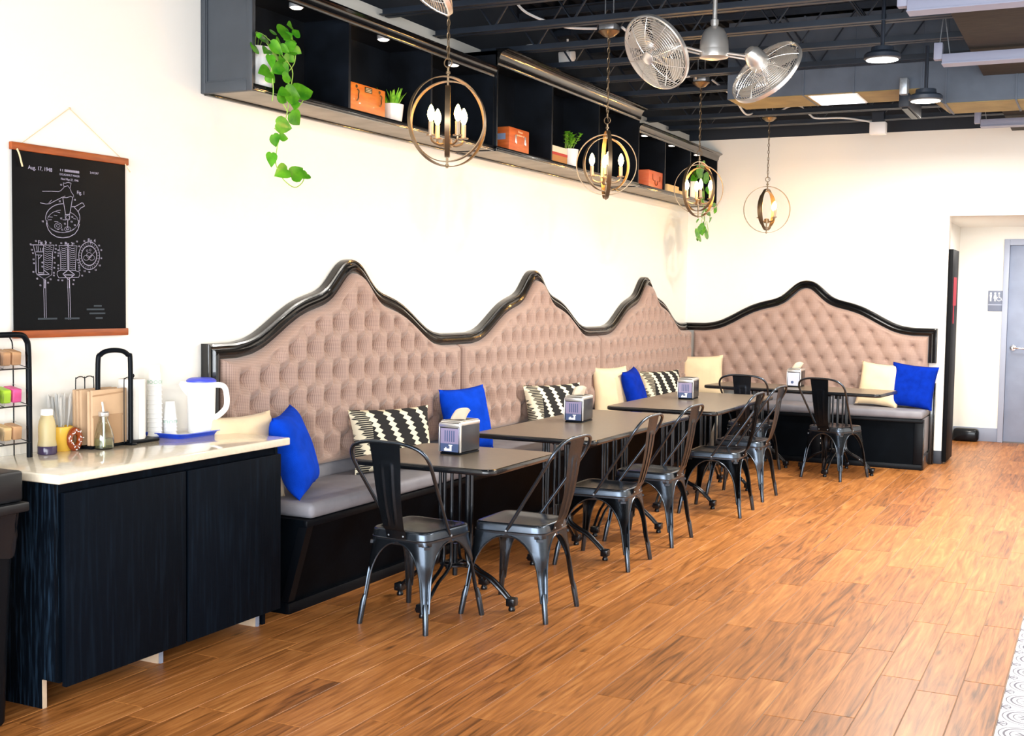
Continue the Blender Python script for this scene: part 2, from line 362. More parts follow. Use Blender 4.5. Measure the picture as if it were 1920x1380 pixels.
# ================================================================== ROOM SHELL
fl = struct(MB().box(-.15, XR+.15, YF-.15, Y2+.3, -.16, -.0025).build('floor', 'grout', smooth=False))
PW, PL = .1565, .937
phase = {0: 5.12, 1: 5.84, 3: 5.393, 8: 4.246, 10: 4.73, 13: 5.01, 17: 4.147, 19: 2.97, 20: 4.59}
def plank_mb(mb, x0, x1, y0, y1):
    g = .0016; a = .0012
    v = [mb.bm.verts.new(p) for p in ((x0+g, y0+g, -.012), (x1-g, y0+g, -.012), (x1-g, y1-g, -.012), (x0+g, y1-g, -.012),
         (x0+g, y0+g, -a), (x1-g, y0+g, -a), (x1-g, y1-g, -a), (x0+g, y1-g, -a),
         (x0+g+a, y0+g+a, 0), (x1-g-a, y0+g+a, 0), (x1-g-a, y1-g-a, 0), (x0+g+a, y1-g-a, 0))]
    for k in range(4):
        j = (k+1) % 4
        mb.bm.faces.new((v[k], v[j], v[4+j], v[4+k])); mb.bm.faces.new((v[4+k], v[4+j], v[8+j], v[8+k]))
    mb.bm.faces.new(v[8:12])
full = None; rest = MB(); cut = {}
rng = random.Random(3)
for n in range(0, 23):
    x1 = 3.575 - PW*n; x0 = x1 - PW
    ph = phase.get(n, rng.random()*PL) % PL
    yend = Y2-.002 if x1 > 2.43 else (D-.002 if x1 > .4 else 4.5)
    ystart = 2.2 + max(0, (x0-.5))*.55
    k = math.floor((YF-ph)/PL)
    while ph + k*PL < yend:
        a, b2 = max(ph+k*PL, YF), min(ph+(k+1)*PL, yend); k += 1
        if b2-a < .03: continue
        hidden = (x1 < .42 and a > 3.2) or (a > D-.5 and x1 < 2.4)
        if b2 < ystart or hidden or b2-a < PL-.01 and b2 < 4:
            plank_mb(rest, x0, x1, a, b2); continue
        key = round(b2-a, 3)
        if key not in cut:
            mb = MB(); plank_mb(mb, -PW/2, PW/2, -(b2-a)/2, (b2-a)/2)
            o = mb.build('plank', 'plank', fl, smooth=False); cut[key] = o.data
        else:
            o = bpy.data.objects.new('plank', cut[key]); COL.objects.link(o); o.parent = fl
        o.location = ((x0+x1)/2, (a+b2)/2, 0)
o = rest.build('plank_field', 'plank', fl, smooth=False); o['kind'] = 'stuff'
# patterned tile walkway to the right of the wood
tm = None; TS = .2
rt_ = MB()
for i in range(20):
    for j in range(56):
        xa = 3.578 + i*TS; ya = YF + j*TS + .06
        if i < 3 and 3.4 < ya < 7.6:
            if tm is None:
                o = MB().box(-TS/2+.001, TS/2-.001, -TS/2+.001, TS/2-.001, -.01, .0005, .0006, 1).build('patterned_tile', 'ptile', fl, smooth=False); tm = o.data
            else:
                o = bpy.data.objects.new('patterned_tile', tm); COL.objects.link(o); o.parent = fl
            o.location = (xa+TS/2, ya+TS/2, 0)
        elif ya+TS < Y2: rt_.box(xa+.001, min(xa+TS-.001, XR), ya+.001, ya+TS-.001, -.01, .0005)
o = rt_.build('patterned_tile_field', MT['ptile'], fl, smooth=False); o['kind'] = 'stuff'
# walls: cream below, black above 3.14 m
wl = struct(MB().box(-.15, 0, YF-.15, Y2+.3, -.16, 3.2).build('wall_left', 'wall', smooth=False))
MB().box(-.15, 0, YF-.15, Y2+.3, 3.2, ZD).build('upper_wall', 'wallblack', wl, smooth=False)
DX0, DX1, DH = 2.549, 3.75, 2.338
wb = MB(); wb.box(0, DX0, D, D+.14, -.16, ZW); wb.box(DX0, DX1, D, D+.14, DH, ZW); wb.box(DX1, XR+.15, D, D+.14, -.16, ZW)
wb = struct(wb.build('wall_back', 'wall', smooth=False))
MB().box(0, XR, D-.02, D+.14, ZW, ZD).build('upper_wall', 'wallblack', wb, smooth=False)
struct(MB().box(XR, XR+.15, YF-.15, Y2+.3, -.16, ZD).build('wall_right', 'wall', smooth=False))
wf = MB(); wf.box(0, XR, YF-.15, YF, -.16, .3); wf.box(0, XR, YF-.15, YF, 2.95, ZD)
for x in (0, 1.9, 3.8, 5.7): wf.box(x-.06 if x else 0, x+.06, YF-.15, YF, .3, 2.95)
wf.box(XR-.06, XR, YF-.15, YF, .3, 2.95)
wf = struct(wf.build('wall_front', 'wall', smooth=False))
for k in range(4):
    x = k*1.9
    w = MB(); xa, xb = x+.06, x+1.9-.06
    for q in ((xa, xa+.05, .3, 2.95), (xb-.05, xb, .3, 2.95), (xa, xb, .3, .36), (xa, xb, 2.89, 2.95), (xa, xb, 2.2, 2.25)): w.box(q[0], q[1], YF-.12, YF-.04, q[2], q[3])
    w = struct(w.build('window_%d' % (k+1), 'steelblack', smooth=False))
# hall beyond the doorway
hl = struct(MB().box(2.30, 2.42, D+.14, Y2, -.16, ZW).build('wall_hall_left', 'wall', smooth=False))
struct(MB().box(4.9, 5.0, D+.14, Y2, -.16, ZW).build('wall_hall_right', 'wall', smooth=False))
wh = MB(); HX0, HX1, HZ = 2.925, 3.84, 2.172
wh.box(2.30, HX0, Y2, Y2+.12, -.16, ZW); wh.box(HX0, HX1, Y2, Y2+.12, HZ, ZW); wh.box(HX1, 5.0, Y2, Y2+.12, -.16, ZW)
struct(wh.build('wall_hall_back', 'wall', smooth=False))
struct(MB().box(2.42, 4.9, D+.14, Y2, 2.36, 2.46).build('ceiling_hall', 'wall', smooth=False))
# restroom door and frame
fr = MB(); fr.box(HX0-.045, HX0+.012, Y2-.03, Y2+.11, 0, HZ+.055, .004); fr.box(HX1-.012, HX1+.045, Y2-.03, Y2+.11, 0, HZ+.055, .004); fr.box(HX0+.0122, HX1-.0122, Y2-.03, Y2+.11, HZ-.012, HZ+.055, .004)
dr = struct(MB().box(HX0+.014, HX1-.014, Y2+.01, Y2+.055, .012, HZ-.014, .003).build('door_1', 'doorgrey'))
fo = fr.build('door_frame', 'frame', dr)
h = MB().lathe([(.034, 0), (.036, .006), (.03, .014), (.012, .016), (.012, .05)], 20, frame((3.005, Y2+.01, 1.045), (1, 0, 0), (0, 0, 1)))
h.tube([(3.005, Y2-.045, 1.045), (3.06, Y2-.048, 1.043), (3.13, Y2-.045, 1.04)], .0095, 8); h.build('door_handle', 'chrome', dr)
# black door leaf standing open just inside the doorway
dl = struct(MB().box(2.552, 2.592, D+.01, 12.44, .02, 2.03, .004).build('door_2', mat('black_door_laminate', '#0c0d10', .5, var=.2, spec=.1)))
MB().box(2.592, 2.5945, 12.06, 12.30, 1.50, 1.77).build('notice_paper', 'red', dl, smooth=False)
MB().box(2.592, 2.5945, 12.09, 12.15, 1.33, 1.50).build('paper_tab', 'red', dl, smooth=False)
MB().box(2.555, 2.575, D+.02, D+.05, .2, 1.9, .002).build('hinge_strip', 'steelblack', dl)
# baseboards
bb = MB(); bb.box(2.46, DX0, D-.012, D, 0, .125, .003); struct(bb.build('baseboard_back', 'baseblack'))
struct(MB().box(2.545, 2.552, D, D+.14, 0, .125).build('baseboard_doorway', 'baseblack'))
struct(MB().box(2.42, HX0-.046, Y2-.012, Y2, 0, .15, .003).build('baseboard_hall', 'basegrey'))
struct(MB().box(0, .012, YF, 3.08, 0, .1, .003).build('baseboard_left', 'baseblack'))
# low black bag on the hall floor
t = MB().box(2.43, 2.70, Y2-.16, Y2-.02, .0, .145, .04, 3); t.build('floor_bag', 'bag'); tag(bpy.data.objects['floor_bag'], 'low black bag lying against the hall wall by the restroom door', 'bag')
# restroom sign
t = thing('restroom_sign', 'small grey restroom sign with white figures beside the grey door', 'sign', (2.81, Y2-.001, 1.55))
MB().box(-.078, .078, -.008, 0, -.11, .115, .004).build('sign_plate', 'signgrey', t)
MB().box(-.074, .074, -.012, -.008, -.045, -.033).build('raised_bar', 'frame', t, smooth=False)
sg = MB()
for x in (-.05, -.005):
    sg.lathe([(.0, -.001), (.010, -.001), (.010, .0), (0, .0)], 12, frame((x, -.0085, .087), (1, 0, 0), (0, 0, 1)))
sg.prism([(-.062, -.0085, .074), (-.038, -.0085, .074), (-.042, -.0085, .035), (-.043, -.0085, .0), (-.057, -.0085, .0), (-.058, -.0085, .035)], (0, -.002, 0))
sg.prism([(-.014, -.0085, .074), (.004, -.0085, .074), (.012, -.0085, .028), (.002, -.0085, .028), (.001, -.0085, .0), (-.011, -.0085, .0), (-.012, -.0085, .028), (-.022, -.0085, .028)], (0, -.002, 0))
sg.lathe([(0, -.001), (.009, -.001), (.009, 0), (0, 0)], 12, frame((.034, -.0085, .087), (1, 0, 0), (0, 0, 1)))
sg.tube([(.034, -.0095, .075), (.036, -.0095, .04), (.055, -.0095, .036), (.062, -.0095, .012), (.07, -.0095, .012)], .0042, 6)
sg.tube([(.034+.022*math.cos(a), -.0095, .026+.022*math.sin(a)) for a in [R(120+k*22) for k in range(11)]], .003, 5)
sg.build('figures', 'mark', t)
# ------------------------------------------------------------------ ceiling
cl = MB(); pts = []
nrib = 76
for k in range(nrib+1):
    x = -.1 + k*(XR+.2)/nrib
    pts += [(x, ZD), (x+.055, ZD), (x+.065, ZD-.035), (x+.092, ZD-.035)]
bm = cl.bm; A = [bm.verts.new((x, YF-.1, z)) for x, z in pts]; B = [bm.verts.new((x, Y2+.2, z)) for x, z in pts]
for i in range(len(A)-1): bm.faces.new((A[i], A[i+1], B[i+1], B[i]))
cl.box(-.15, XR+.15, YF-.15, Y2+.3, ZD+.01, ZD+.1)
cl = struct(cl.build('ceiling', 'deck', smooth=False))
JY = [-1.9, -1.28, -.66, -.04, .58, 1.2, 1.82, 2.44, 3.06, 3.68, 4.2, 4.82, 5.44, 6.06, 6.68, 7.30, 7.92, 8.54, 9.22, 9.92, 10.6, 11.22]
jm = None
for jy in JY:
    if jm is None:
        j = MB(); L = XR-.04
        for s in (-1, 1):
            j.box(.02, L, s*.012, s*.05, 0, .006); j.box(.02, L, s*.012-.003, s*.012+.003, 0, .042)
            j.box(.02, L, s*.012, s*.06, .42, .427); j.box(.02, L, s*.012-.003, s*.012+.003, .38, .424)
        j.box(.02, .16, -.06, .06, .36, .40)
        jo = j.build('joist', 'joist', cl, smooth=False)
        w = MB(); xs = .16; k = 0; pth = []
        while xs < L-.1: pth.append((xs, 0, .40 if k % 2 == 0 else .02)); xs += .265; k += 1
        w.tube(pth, .0105, 6)
        wo = w.build('web_bar', 'joist', jo); jm = (jo.data, wo.data)
    else:
        jo = bpy.data.objects.new('joist', jm[0]); COL.objects.link(jo); jo.parent = cl
        wo = bpy.data.objects.new('web_bar', jm[1]); COL.objects.link(wo); wo.parent = jo
    jo.location = (0, jy, ZJ)
# bridging angles between the joists
br = None
# ducts: main trunk between two joists with a drop on the right, strap hangers, a slot diffuser
t = thing('air_duct', 'grey painted rectangular air duct running across under the roof deck', 'duct', (0, 0, 0))
dz0, dz1 = 2.99, 3.145
d = MB(); ya, yb = 8.62, 9.12
prof = [(1.35, 2.985), (2.70, 2.985), (2.84, 2.875), (4.6, 2.875), (4.6, 3.53), (1.35, 3.53)]
d.prism([(x, ya, z) for x, z in prof], (0, yb-ya, 0)); d.build('trunk', 'duct', t, smooth=False)
u = MB()
for (xa, za), (xb, zb) in (((1.36, 2.985), (2.69, 2.985)), ((2.70, 2.985), (2.84, 2.875)), ((2.85, 2.875), (4.59, 2.875))):
    dx, dz = xb-xa, zb-za; ln = math.hypot(dx, dz); nx, nz = dz/ln, -dx/ln
    u.prism([(xa, ya+.012, za), (xb, ya+.012, zb), (xb+nx*.004, ya+.012, zb+nz*.004), (xa+nx*.004, ya+.012, za+nz*.004)], (0, yb-ya-.024, 0))
u.build('underside_reflection', 'ductreflect', t, smooth=False)  # thin sheet that only carries the painted reflection
s = MB()
for x in (1.9, 3.3): pass
for x in (1.9, 2.25, 2.70, 2.86, 3.3, 3.8): MB().box(x-.006, x+.006, ya-.008, yb+.008, 2.868 if x > 2.8 else 2.98, 3.535).build('seam_flange', 'duct', t, smooth=False)
t = thing('ceiling_panel_light', 'flat white rectangular panel light under the grey duct', 'lamp', (2.10, 8.86, 2.975))
MB().box(-.17, .17, -.21, .21, 0, .008, .002).build('frame', 'white', t); MB().box(-.155, .155, -.195, .195, -.003, 0).build('diffuser', 'ledhall', t, smooth=False)
t = thing('slot_diffuser', 'dark slanted slot air outlet hanging below the duct by the second round lamp', 'air vent', (0, 0, 0))
MB().obox((2.60, 8.86, 2.90), (.035, 0, 0), (0, .30, 0), (0, 0, .045), .006).build('housing', 'joist', t)
MB().box(2.575, 2.625, 8.50, 8.60, 2.93, 3.04, .004).build('collar', 'galv', t)
MB().box(2.58, 2.62, 8.6, 9.12, 2.847, 2.855).build('slot', 'blackpl', t, smooth=False)
# round ceiling lamps
def round_lamp(x, y, lab):
    t = thing('round_ceiling_lamp', lab, 'lamp', (x, y, 2.93), 0, 'round lit ceiling lamps')
    MB().lathe([(.0, .075), (.062, .075), (.066, .05), (.092, .042), (.103, .03), (.104, .01), (.09, .002)], 32).build('housing', 'joist', t)
    MB().lathe([(.09, .0), (.0, -.012)], 32, cap=False).build('diffuser', 'led', t)
    MB().tube([(0, 0, .07), (0, 0, .35)], .012, 8).build('stem', 'joist', t)
    return t
r0 = round_lamp(2.66, 7.27, 'larger lit round ceiling lamp in front of the grey duct')
dup(r0, (2.80, 8.10, 2.81), 0, 'lit round ceiling lamp beneath the bend of the grey duct')
# small junction boxes on the back joist
t = MB().box(-.07, .07, -.05, .05, -.055, .055, .008).build('junction_box', 'white'); t.location = (2.0, 11.17, 3.075); tag(t, 'white electrical box hanging under the rearmost joist above the back wall', 'electrical box')
MB().box(-.05, .05, -.04, .04, .055, .14).build('bracket', 'joist', t, smooth=False)
# dark wood-wool soffit with hanging channels
t = thing('soffit_panel', 'dark brown fibrous ceiling panel at the upper right corner of the room', 'panel')
for k, (y0, y1) in enumerate(((4.0, 6.55), (6.56, 8.15), (8.16, 9.60), (9.61, 11.45))):
    MB().box(3.09, 5.0, y0, y1, 3.04, 3.10, .006).build('board', 'panel', t)
def channel(y, lab, x0=2.925):
    c = thing('hanging_channel', lab, 'channel', (0, y, 2.985), 0, 'grey channels hung under the soffit')
    MB().box(x0+.02, 5.0, -.045, .045, -.028, .028, .004).build('channel_body', 'strip', c)
    MB().box(x0+.02, 5.0, -.06, .06, -.034, -.028).build('lip', 'strip', c, smooth=False)
    MB().box(x0-.03, x0+.02, -.03, .03, .0, .10, .004).build('end_bracket', 'strip', c)
    w = MB(); w.tube([(x0, 0, .1), (x0+.02, 0, .3), (x0+.01, 0, .55)], .003, 5); w.tube([(x0+.06, 0, .028), (x0+.02, 0, .3)], .003, 5); w.build('hanger_wire', 'galv', c)
    return c
channel(6.25, 'lavender grey hanging channel nearest the camera, at the top edge of the photo')
channel(7.68, 'lavender grey hanging channel with a hanger wire, second from the camera')
channel(9.07, 'lavender grey hanging channel third from the camera, left end over the duct')
channel(10.5, 'lavender grey hanging channel farthest from the camera, just above the back wall', 2.90)
# white flexible cables looped along the joists
def cable(pts, lab):
    o = MB().tube(smoothpath(pts, 8), .0085, 6).build('electrical_cable', 'cable'); tag(o, lab, 'cable', 'white flexible cables')
cable([(.55, 6.68, 3.36), (.62, 6.75, 3.27), (.78, 6.95, 3.215), (.93, 7.12, 3.225)], 'white cable sagging into the box of the second pendant lamp from the left')
cable([(1.09, 7.15, 3.225), (1.15, 7.6, 3.13), (1.12, 8.2, 3.10), (1.05, 8.75, 3.2), (.98, 9.02, 3.225)], 'white cable drooping behind the left fan cage to the third pendant lamp')
cable([(1.08, 9.12, 3.225), (1.14, 9.5, 3.15), (1.05, 10.2, 3.12), (1.0, 10.7, 3.2), (1.0, 11.0, 3.225)], 'white cable drooping from the third pendant lamp towards the fourth')
cable([(1.1, 11.06, 3.225), (1.2, 11.1, 3.30), (1.32, 11.12, 3.30), (1.40, 11.12, 3.22), (1.46, 11.14, 3.19), (1.7, 11.14, 3.18), (1.96, 11.15, 3.13)], 'white cable running from the fourth pendant lamp to the white electrical box')
cable([(.22, 7.86, 3.30), (.16, 7.75, 3.30), (.13, 7.62, 3.22), (.13, 7.6, 3.12)], 'short white cable curling down behind the tall shelf crown')
t = MB().obox((.30, 8.1, 3.26), (.05, 0, 0), (0, .05, .01), (0, -.01, .05), .01).build('spot_lamp_head', 'white'); tag(t, 'small white spot lamp clipped to a joist above the tall shelf unit', 'spot lamp')
MB().tube([(.3, 8.1, 3.3), (.3, 8.1, 3.4)], .008, 6).build('clip', 'white', t)

# ================================================================== WALL SHELF (three black units, nine cubbies)
def shelf_unit(name_lab, y0, y1, zt, crown_h, crown_d, divs, near_panel, dep=.30):
    t = thing('wall_shelf_unit', name_lab, 'shelf', (0, y0, 2.465)); L = y1-y0; H = zt-2.465
    MB().box(.002, .014, 0, L, .0, H).build('back_panel', 'shelfblack', t, smooth=False)
    MB().box(.014, dep-.01, .0, L, .014, .034).build('bottom_board', 'shelfblack', t, smooth=False)
    MB().box(.03, dep-.012, .01, L-.005, .006, .0139).build('underside_board', 'shelfunder', t, smooth=False)
    MB().box(.014, dep-.01, .0, L, H-.025, H).build('top_board', 'shelfblack', t, smooth=False)
    e = MB(); e.box(.002, dep, 0, .018, 0, H); end = e.build('side_panel', 'shelfend' if near_panel else 'shelfblack', t, smooth=False)
    if near_panel:
        f = MB()
        for q in ((.002, .03, 0, H), (dep-.028, dep+.004, 0, H), (.03, dep-.028, 0, .05), (.03, dep-.028, H-.04, H)): f.box(q[0], q[1], -.012, 0, q[2], q[3], .003)
        for q in ((.03, .036, .05, H-.04), (dep-.036, dep-.028, .05, H-.04), (.036, dep-.036, .05, .057)): f.box(q[0], q[1], -.007, 0, q[2], q[3], .002)
        f.build('panel_moulding', 'shelfend', end)
    MB().box(.002, dep, L-.018, L, 0, H).build('side_panel', 'shelfblack', t, smooth=False)
    for y in divs: MB().box(.014, dep-.004, y-y0-.01, y-y0+.01, .034, H-.025).build('divider', 'shelfblack', t, smooth=False)
    lp = MB(); lp.box(dep-.012, dep+.004, .0, L, .0, .034, .004); lp.box(dep+.004, dep+.014, 0, L, .006, .016, .003); lp.box(.002, .03, .012, L, -.006, .014, .003)
    lp.build('lower_lip', 'trimblack', t)
    c = MB(); n = 8; cprof = [(dep-.01, 0), (dep+.004, 0), (dep+.006, .012), (dep+.012, .016)]
    for k in range(n+1):
        a = k/n*PI/2; cprof.append((dep+.012+(crown_d-.026)*(1-math.cos(a)), .018+(crown_h-.034)*math.sin(a)))
    cprof += [(dep+crown_d-.008, crown_h-.012), (dep+crown_d, crown_h-.008), (dep+crown_d, crown_h), (dep-.01, crown_h)]
    c.prism([(x, -.004 if near_panel else .0, H-crown_h+.012+z) for x, z in cprof], (0, L+(.004 if near_panel else 0), 0))
    c.build('crown_moulding', 'trimblack', t, ang=50)
    return t
shelf_unit('near black wall shelf unit with daylit grey end panel and thin moulding, left end', 4.5, 6.95, 2.985, .065, .035, (5.30, 6.15), True)
shelf_unit('middle black wall shelf unit, taller, with a wide curved crown', 6.952, 9.60, 3.105, .105, .075, (7.83, 8.71), False, .315)
shelf_unit('far black wall shelf unit with narrow crown ending at the back wall', 9.602, 11.93, 2.985, .075, .05, (10.33, 11.06), False)
pk = None
for i, (y, z) in enumerate(((4.92, 2.96), (5.72, 2.96), (6.52, 2.96), (7.35, 3.08), (8.22, 3.08), (9.1, 3.08), (9.95, 2.96), (10.68, 2.96), (11.45, 2.96))):
    if z > 3.0: z = 3.08
    lab = '%s lit puck lamp under the shelf top, counted from the left end' % ('first second third fourth fifth sixth seventh eighth ninth'.split()[i])
    if pk is None:
        pk = thing('puck_lamp', lab, 'lamp', (.235, y, z), 0, 'puck lamps in the shelf')
        MB().lathe([(.036, -.022), (.036, 0)], 20).build('body', 'puckbody', pk); MB().lathe([(.031, -.0225), (.026, -.027), (0, -.028)], 20, cap=False).build('lens', 'puck', pk)
    else: dup(pk, (.235, y, z), 0, lab)
# ================================================================== BANQUETTE
prof = [(0, 1.728), (.05, 1.72), (.10, 1.697), (.15, 1.655), (.2, 1.608), (.25, 1.568), (.31, 1.542), (.38, 1.525), (.46, 1.505), (.55, 1.474), (.65, 1.425), (.75, 1.370), (.84, 1.325), (.92, 1.299), (1.02, 1.285), (1.3, 1.283)]
def outer(t):
    t = abs(t)
    for (a, za), (b, zb) in zip(prof, prof[1:]):
        if t <= b: return za + (zb-za)*(t-a)/(b-a)
    return 1.283
def outer_s(t): return sum(outer(t+.012*k)*w for k, w in ((-2, 1), (-1, 2), (0, 3), (1, 2), (2, 1)))/9
HW = .072
def headboard(label, loc, rz, s0, s1, ctr, left_end, right_end, p0, p1, amp=.092):
    t = thing('tufted_headboard', label, 'bench back', (loc[0]+(.004 if rz else 0), loc[1]-(0 if rz else .004), 0), rz, 'tufted bench backs')
    # panel top from the inward offset of the outer curve
    N = 260; oc = [(s0-.1 + (s1-s0+.2)*k/N) for k in range(N+1)]; oc = [(s, outer_s(s-ctr)) for s in oc]; ins = []
    for k in range(1, N):
        tx, tz = oc[k+1][0]-oc[k-1][0], oc[k+1][1]-oc[k-1][1]; l = math.hypot(tx, tz)
        ins.append((oc[k][0]+tz/l*HW, oc[k][1]-tx/l*HW))
    def top(s):
        z = None
        for (a, za), (b, zb) in zip(ins, ins[1:]):
            if a <= s <= b and b > a:
                q = za+(zb-za)*(s-a)/(b-a); z = q if z is None else min(z, q)
        return z if z is not None else outer_s(s-ctr)-HW
    tops = {}
    zb = .61; NU, NV = 210, 128; dx, dzr = .157, .133; zr0 = 1.503
    def f(u, v):
        s = p0+(p1-p0)*u; k = round(u*NU)
        if k not in tops: tops[k] = top(s)
        zt = tops[k]; z = zb+(zt-zb)*v
        de = min(s-p0, p1-s, zt-z, (z-zb)+.02)
        edge = max(0., min(1., de/.045)); e = math.sqrt(max(0, 1-(1-edge)**2))
        a = (s-ctr)/dx + (z-zr0)/(2*dzr); b = (s-ctr)/dx - (z-zr0)/(2*dzr)
        q1 = (abs(math.sin(PI*a))*abs(math.sin(PI*b)))**.5
        dd = 9
        r0 = math.floor((zr0-z)/dzr)
        for ri in (r0, r0+1):
            off = .5 if ri % 2 else 0; bs = ctr+dx*(round((s-ctr)/dx-off)+off); dd = min(dd, math.hypot(s-bs, z-(zr0-dzr*ri)))
        q = .30*q1 + .70*(1-math.exp(-(dd/(.040 if amp < .05 else .052))**1.3))
        din = max(0., min(1., (de-.035)/.05))
        # inside the button field only: no button row closer than 6 cm to the rim
        w = din
        h = (.046 if amp < .05 else .030)*e + amp*(q*w + (1-w)*.66*e)
        h -= w*(.008 if amp > .05 else .016)*math.exp(-dd*dd/(2*.012**2))
        return (s, -.016-h, z)
    g = MB(); g.grid(f, NU, NV)
    pn = g.build('tufted_panel', 'tuft', t, ang=180)
    # sides so the panel is a solid pad
    sd = MB(); sd.box(p0, p1, -.016, -.0, zb, 1.18); sd.build('backing_board', 'benchblack', t, smooth=False)
    bt = MB().lathe([(0, .007), (.008, .006), (.0135, .001), (.0135, -.008)], 10, frame((0, 0, 0), (1, 0, 0), (0, 0, 1)), cap=False).build('button', 'tuft', pn)
    first = True
    for r in range(0, 7):
        z = zr0-dzr*r
        for k in range(-8, 9):
            s = ctr + dx*(k+(.5 if r % 2 else 0)); 
            if s < p0+.085 or s > p1-.085 or z > top(s)-.075: continue
            o = bt if first else bt.copy()
            if not first: COL.objects.link(o); o.parent = pn
            o.location = (s, -.016-(.024 if amp > .05 else .034), z); first = False
    # moulded trim along the outer curve
    path = []
    if left_end: path += [(s0, left_end), (s0, 1.283-.2), (s0, outer_s(s0-ctr))]
    n = 90
    sa, sb = (s0 if not left_end else s0+.004), (s1 if not right_end else s1-.004)
    path += [(sa+(sb-sa)*k/n, outer_s(sa+(sb-sa)*k/n-ctr)) for k in range(1 if left_end else 0, n+(0 if right_end else 1))]
    if right_end: path += [(s1, outer_s(s1-ctr)), (s1, 1.12), (s1, right_end)]
    sec = [(0, 0), (0, .05), (.004, .06), (.014, .064), (.019, .056), (.026, .054), (.030, .066), (.036, .082), (.046, .09), (.055, .086), (.059, .074), (.066, .07), (HW+.004, .07), (HW+.004, 0)]
    bmx = MB(); rings = []
    m = len(path)
    for i, (s, z) in enumerate(path):
        a = path[max(0, i-1)]; b = path[min(m-1, i+1)]
        d1 = Vector((s-a[0], z-a[1])); d2 = Vector((b[0]-s, b[1]-z))
        if d1.length < 1e-9: d1 = d2
        if d2.length < 1e-9: d2 = d1
        d1.normalize(); d2.normalize(); n1 = Vector((d1.y, -d1.x)); n2 = Vector((d2.y, -d2.x)); nm = (n1+n2).normalized(); sc = 1/max(.5, nm.dot(n1))
        rings.append([bmx.bm.verts.new((s+nm.x*w*sc, -h*.74-.001, z+nm.y*w*sc)) for w, h in sec])
    for A, B in zip(rings, rings[1:]):
        for k in range(len(sec)-1): bmx.bm.faces.new((A[k], A[k+1], B[k+1], B[k]))
    bmx.bm.faces.new(rings[0]); bmx.bm.faces.new(rings[-1][::-1])
    bmx.build('carved_trim', 'trimblack', t, ang=32)
    return t
BW = 2.4436; BY = 4.487
headboard('near tufted headboard with pointed arch, beside the counter, left end of the bench', (0, BY, 0), R(90), 0, BW, BW/2, .55, 0, .076, BW-.009)
headboard('second tufted headboard with pointed arch, middle of the left wall', (0, BY+BW, 0), R(90), 0, BW, BW/2, 0, 0, .009, BW-.009)
headboard('third tufted headboard with pointed arch, at the far end of the left wall', (0, BY+2*BW, 0), R(90), 0, BW, BW/2, 0, 0, .006, BW+.022)
headboard('wide tufted headboard with button rows on the back wall', (0, D, 0), 0, .0, 2.482, 1.245, 0, .956, .10, 2.41, .030)
# bench under the left wall
t = thing('banquette_bench', 'long black bench base with sloping front along the left wall', 'bench', (0, 0, 0))
ZS = .462
b = MB(); pr_ = [(.01, .0), (.43, 0), (.43, .06), (.535, .43), (.535, ZS), (.01, ZS)]
b.prism([(x, 4.60, z) for x, z in pr_], (0, 11.36-4.60, 0)); b.build('bench_front', 'benchblack', t, smooth=False)
b = MB(); b.box(.42, .447, 4.595, 11.36, 0, .055, .006); b.box(.52, .548, 4.595, 11.36, .428, .462, .006); b.build('bench_moulding', 'benchtrim', t)
b = MB(); b.prism([(.40, 4.594, .06), (.44, 4.594, .06), (.548, 4.594, .43), (.50, 4.594, .43)], (0, .05, 0)); b.build('corner_batten', 'benchtrim', t)
MB().box(.012, .075, 4.60, 11.86, ZS, .612, .02).build('back_pad', 'seat', t)
# bench under the back wall
t = thing('back_bench', 'black bench base with framed front along the back wall', 'bench', (0, 0, 0))
yb0 = 11.372
MB().box(.56, 2.42, yb0+.012, D-.01, .0, ZS).build('bench_box', 'benchblack', t, smooth=False)
b = MB(); b.box(.56, 2.45, yb0-.014, yb0+.012, ZS-.03, ZS, .005); b.box(.56, 2.45, yb0-.006, yb0+.012, 0, .05, .005)
b.box(2.37, 2.45, yb0, yb0+.014, .05, ZS-.03, .004); b.box(1.45, 1.53, yb0, yb0+.014, .05, ZS-.03, .004); b.build('front_frame', 'benchtrim', t)
b = MB(); b.box(2.42, 2.455, yb0+.012, yb0+.06, 0, ZS, .005); b.box(2.42, 2.475, D-.10, D-.012, 0, .78, .006); b.box(2.475, 2.487, D-.08, D-.03, .0, .77, .004); b.box(2.42, 2.46, yb0+.02, D-.02, 0, .13, .004)
b.build('end_posts', 'trimblack', t)
MB().box(2.42, 2.44, yb0+.06, D-.10, .13, ZS, .004).build('end_panel', 'seat', t)
o = thing('wall_outlet', 'white double socket on the black back bench front', 'outlet', (1.516, yb0+.012, .212))
MB().box(-.036, .036, -.006, 0, -.058, .058, .002).build('cover_plate', 'blackpl', o)
for z in (-.024, .024): MB().lathe([(0, .002), (.015, .002), (.0165, 0), (.0165, -.003)], 16, frame((0, -.0065, z), (1, 0, 0), (0, 0, 1)), cap=False).build('socket_face', 'white', o)
def cushion(x0, x1, y0, y1, z0, z1, name, lab, par=None):
    r = .028
    def f(u, v): return None
    m = MB()
    nx, ny = max(8, int((x1-x0)/.05)), max(8, int((y1-y0)/.05)); 
    m.box(x0, x1, y0, y1, z0, z1, r, 4)
    o = m.build(name, 'seat', None, ang=60); tag(o, lab, 'seat cushion', 'grey bench cushions'); return o
cushion(.078, .552, 4.63, 11.355, ZS+.001, .538, 'seat_cushion', 'long grey seat cushion on the bench along the left wall')
cushion(.62, 2.445, 11.362, 11.855, ZS+.001, .538, 'seat_cushion', 'grey seat cushion on the back wall bench')
MB().box(.56, 2.42, 11.862, 11.925, ZS, .612, .02).build('back_pad', 'seat', t)
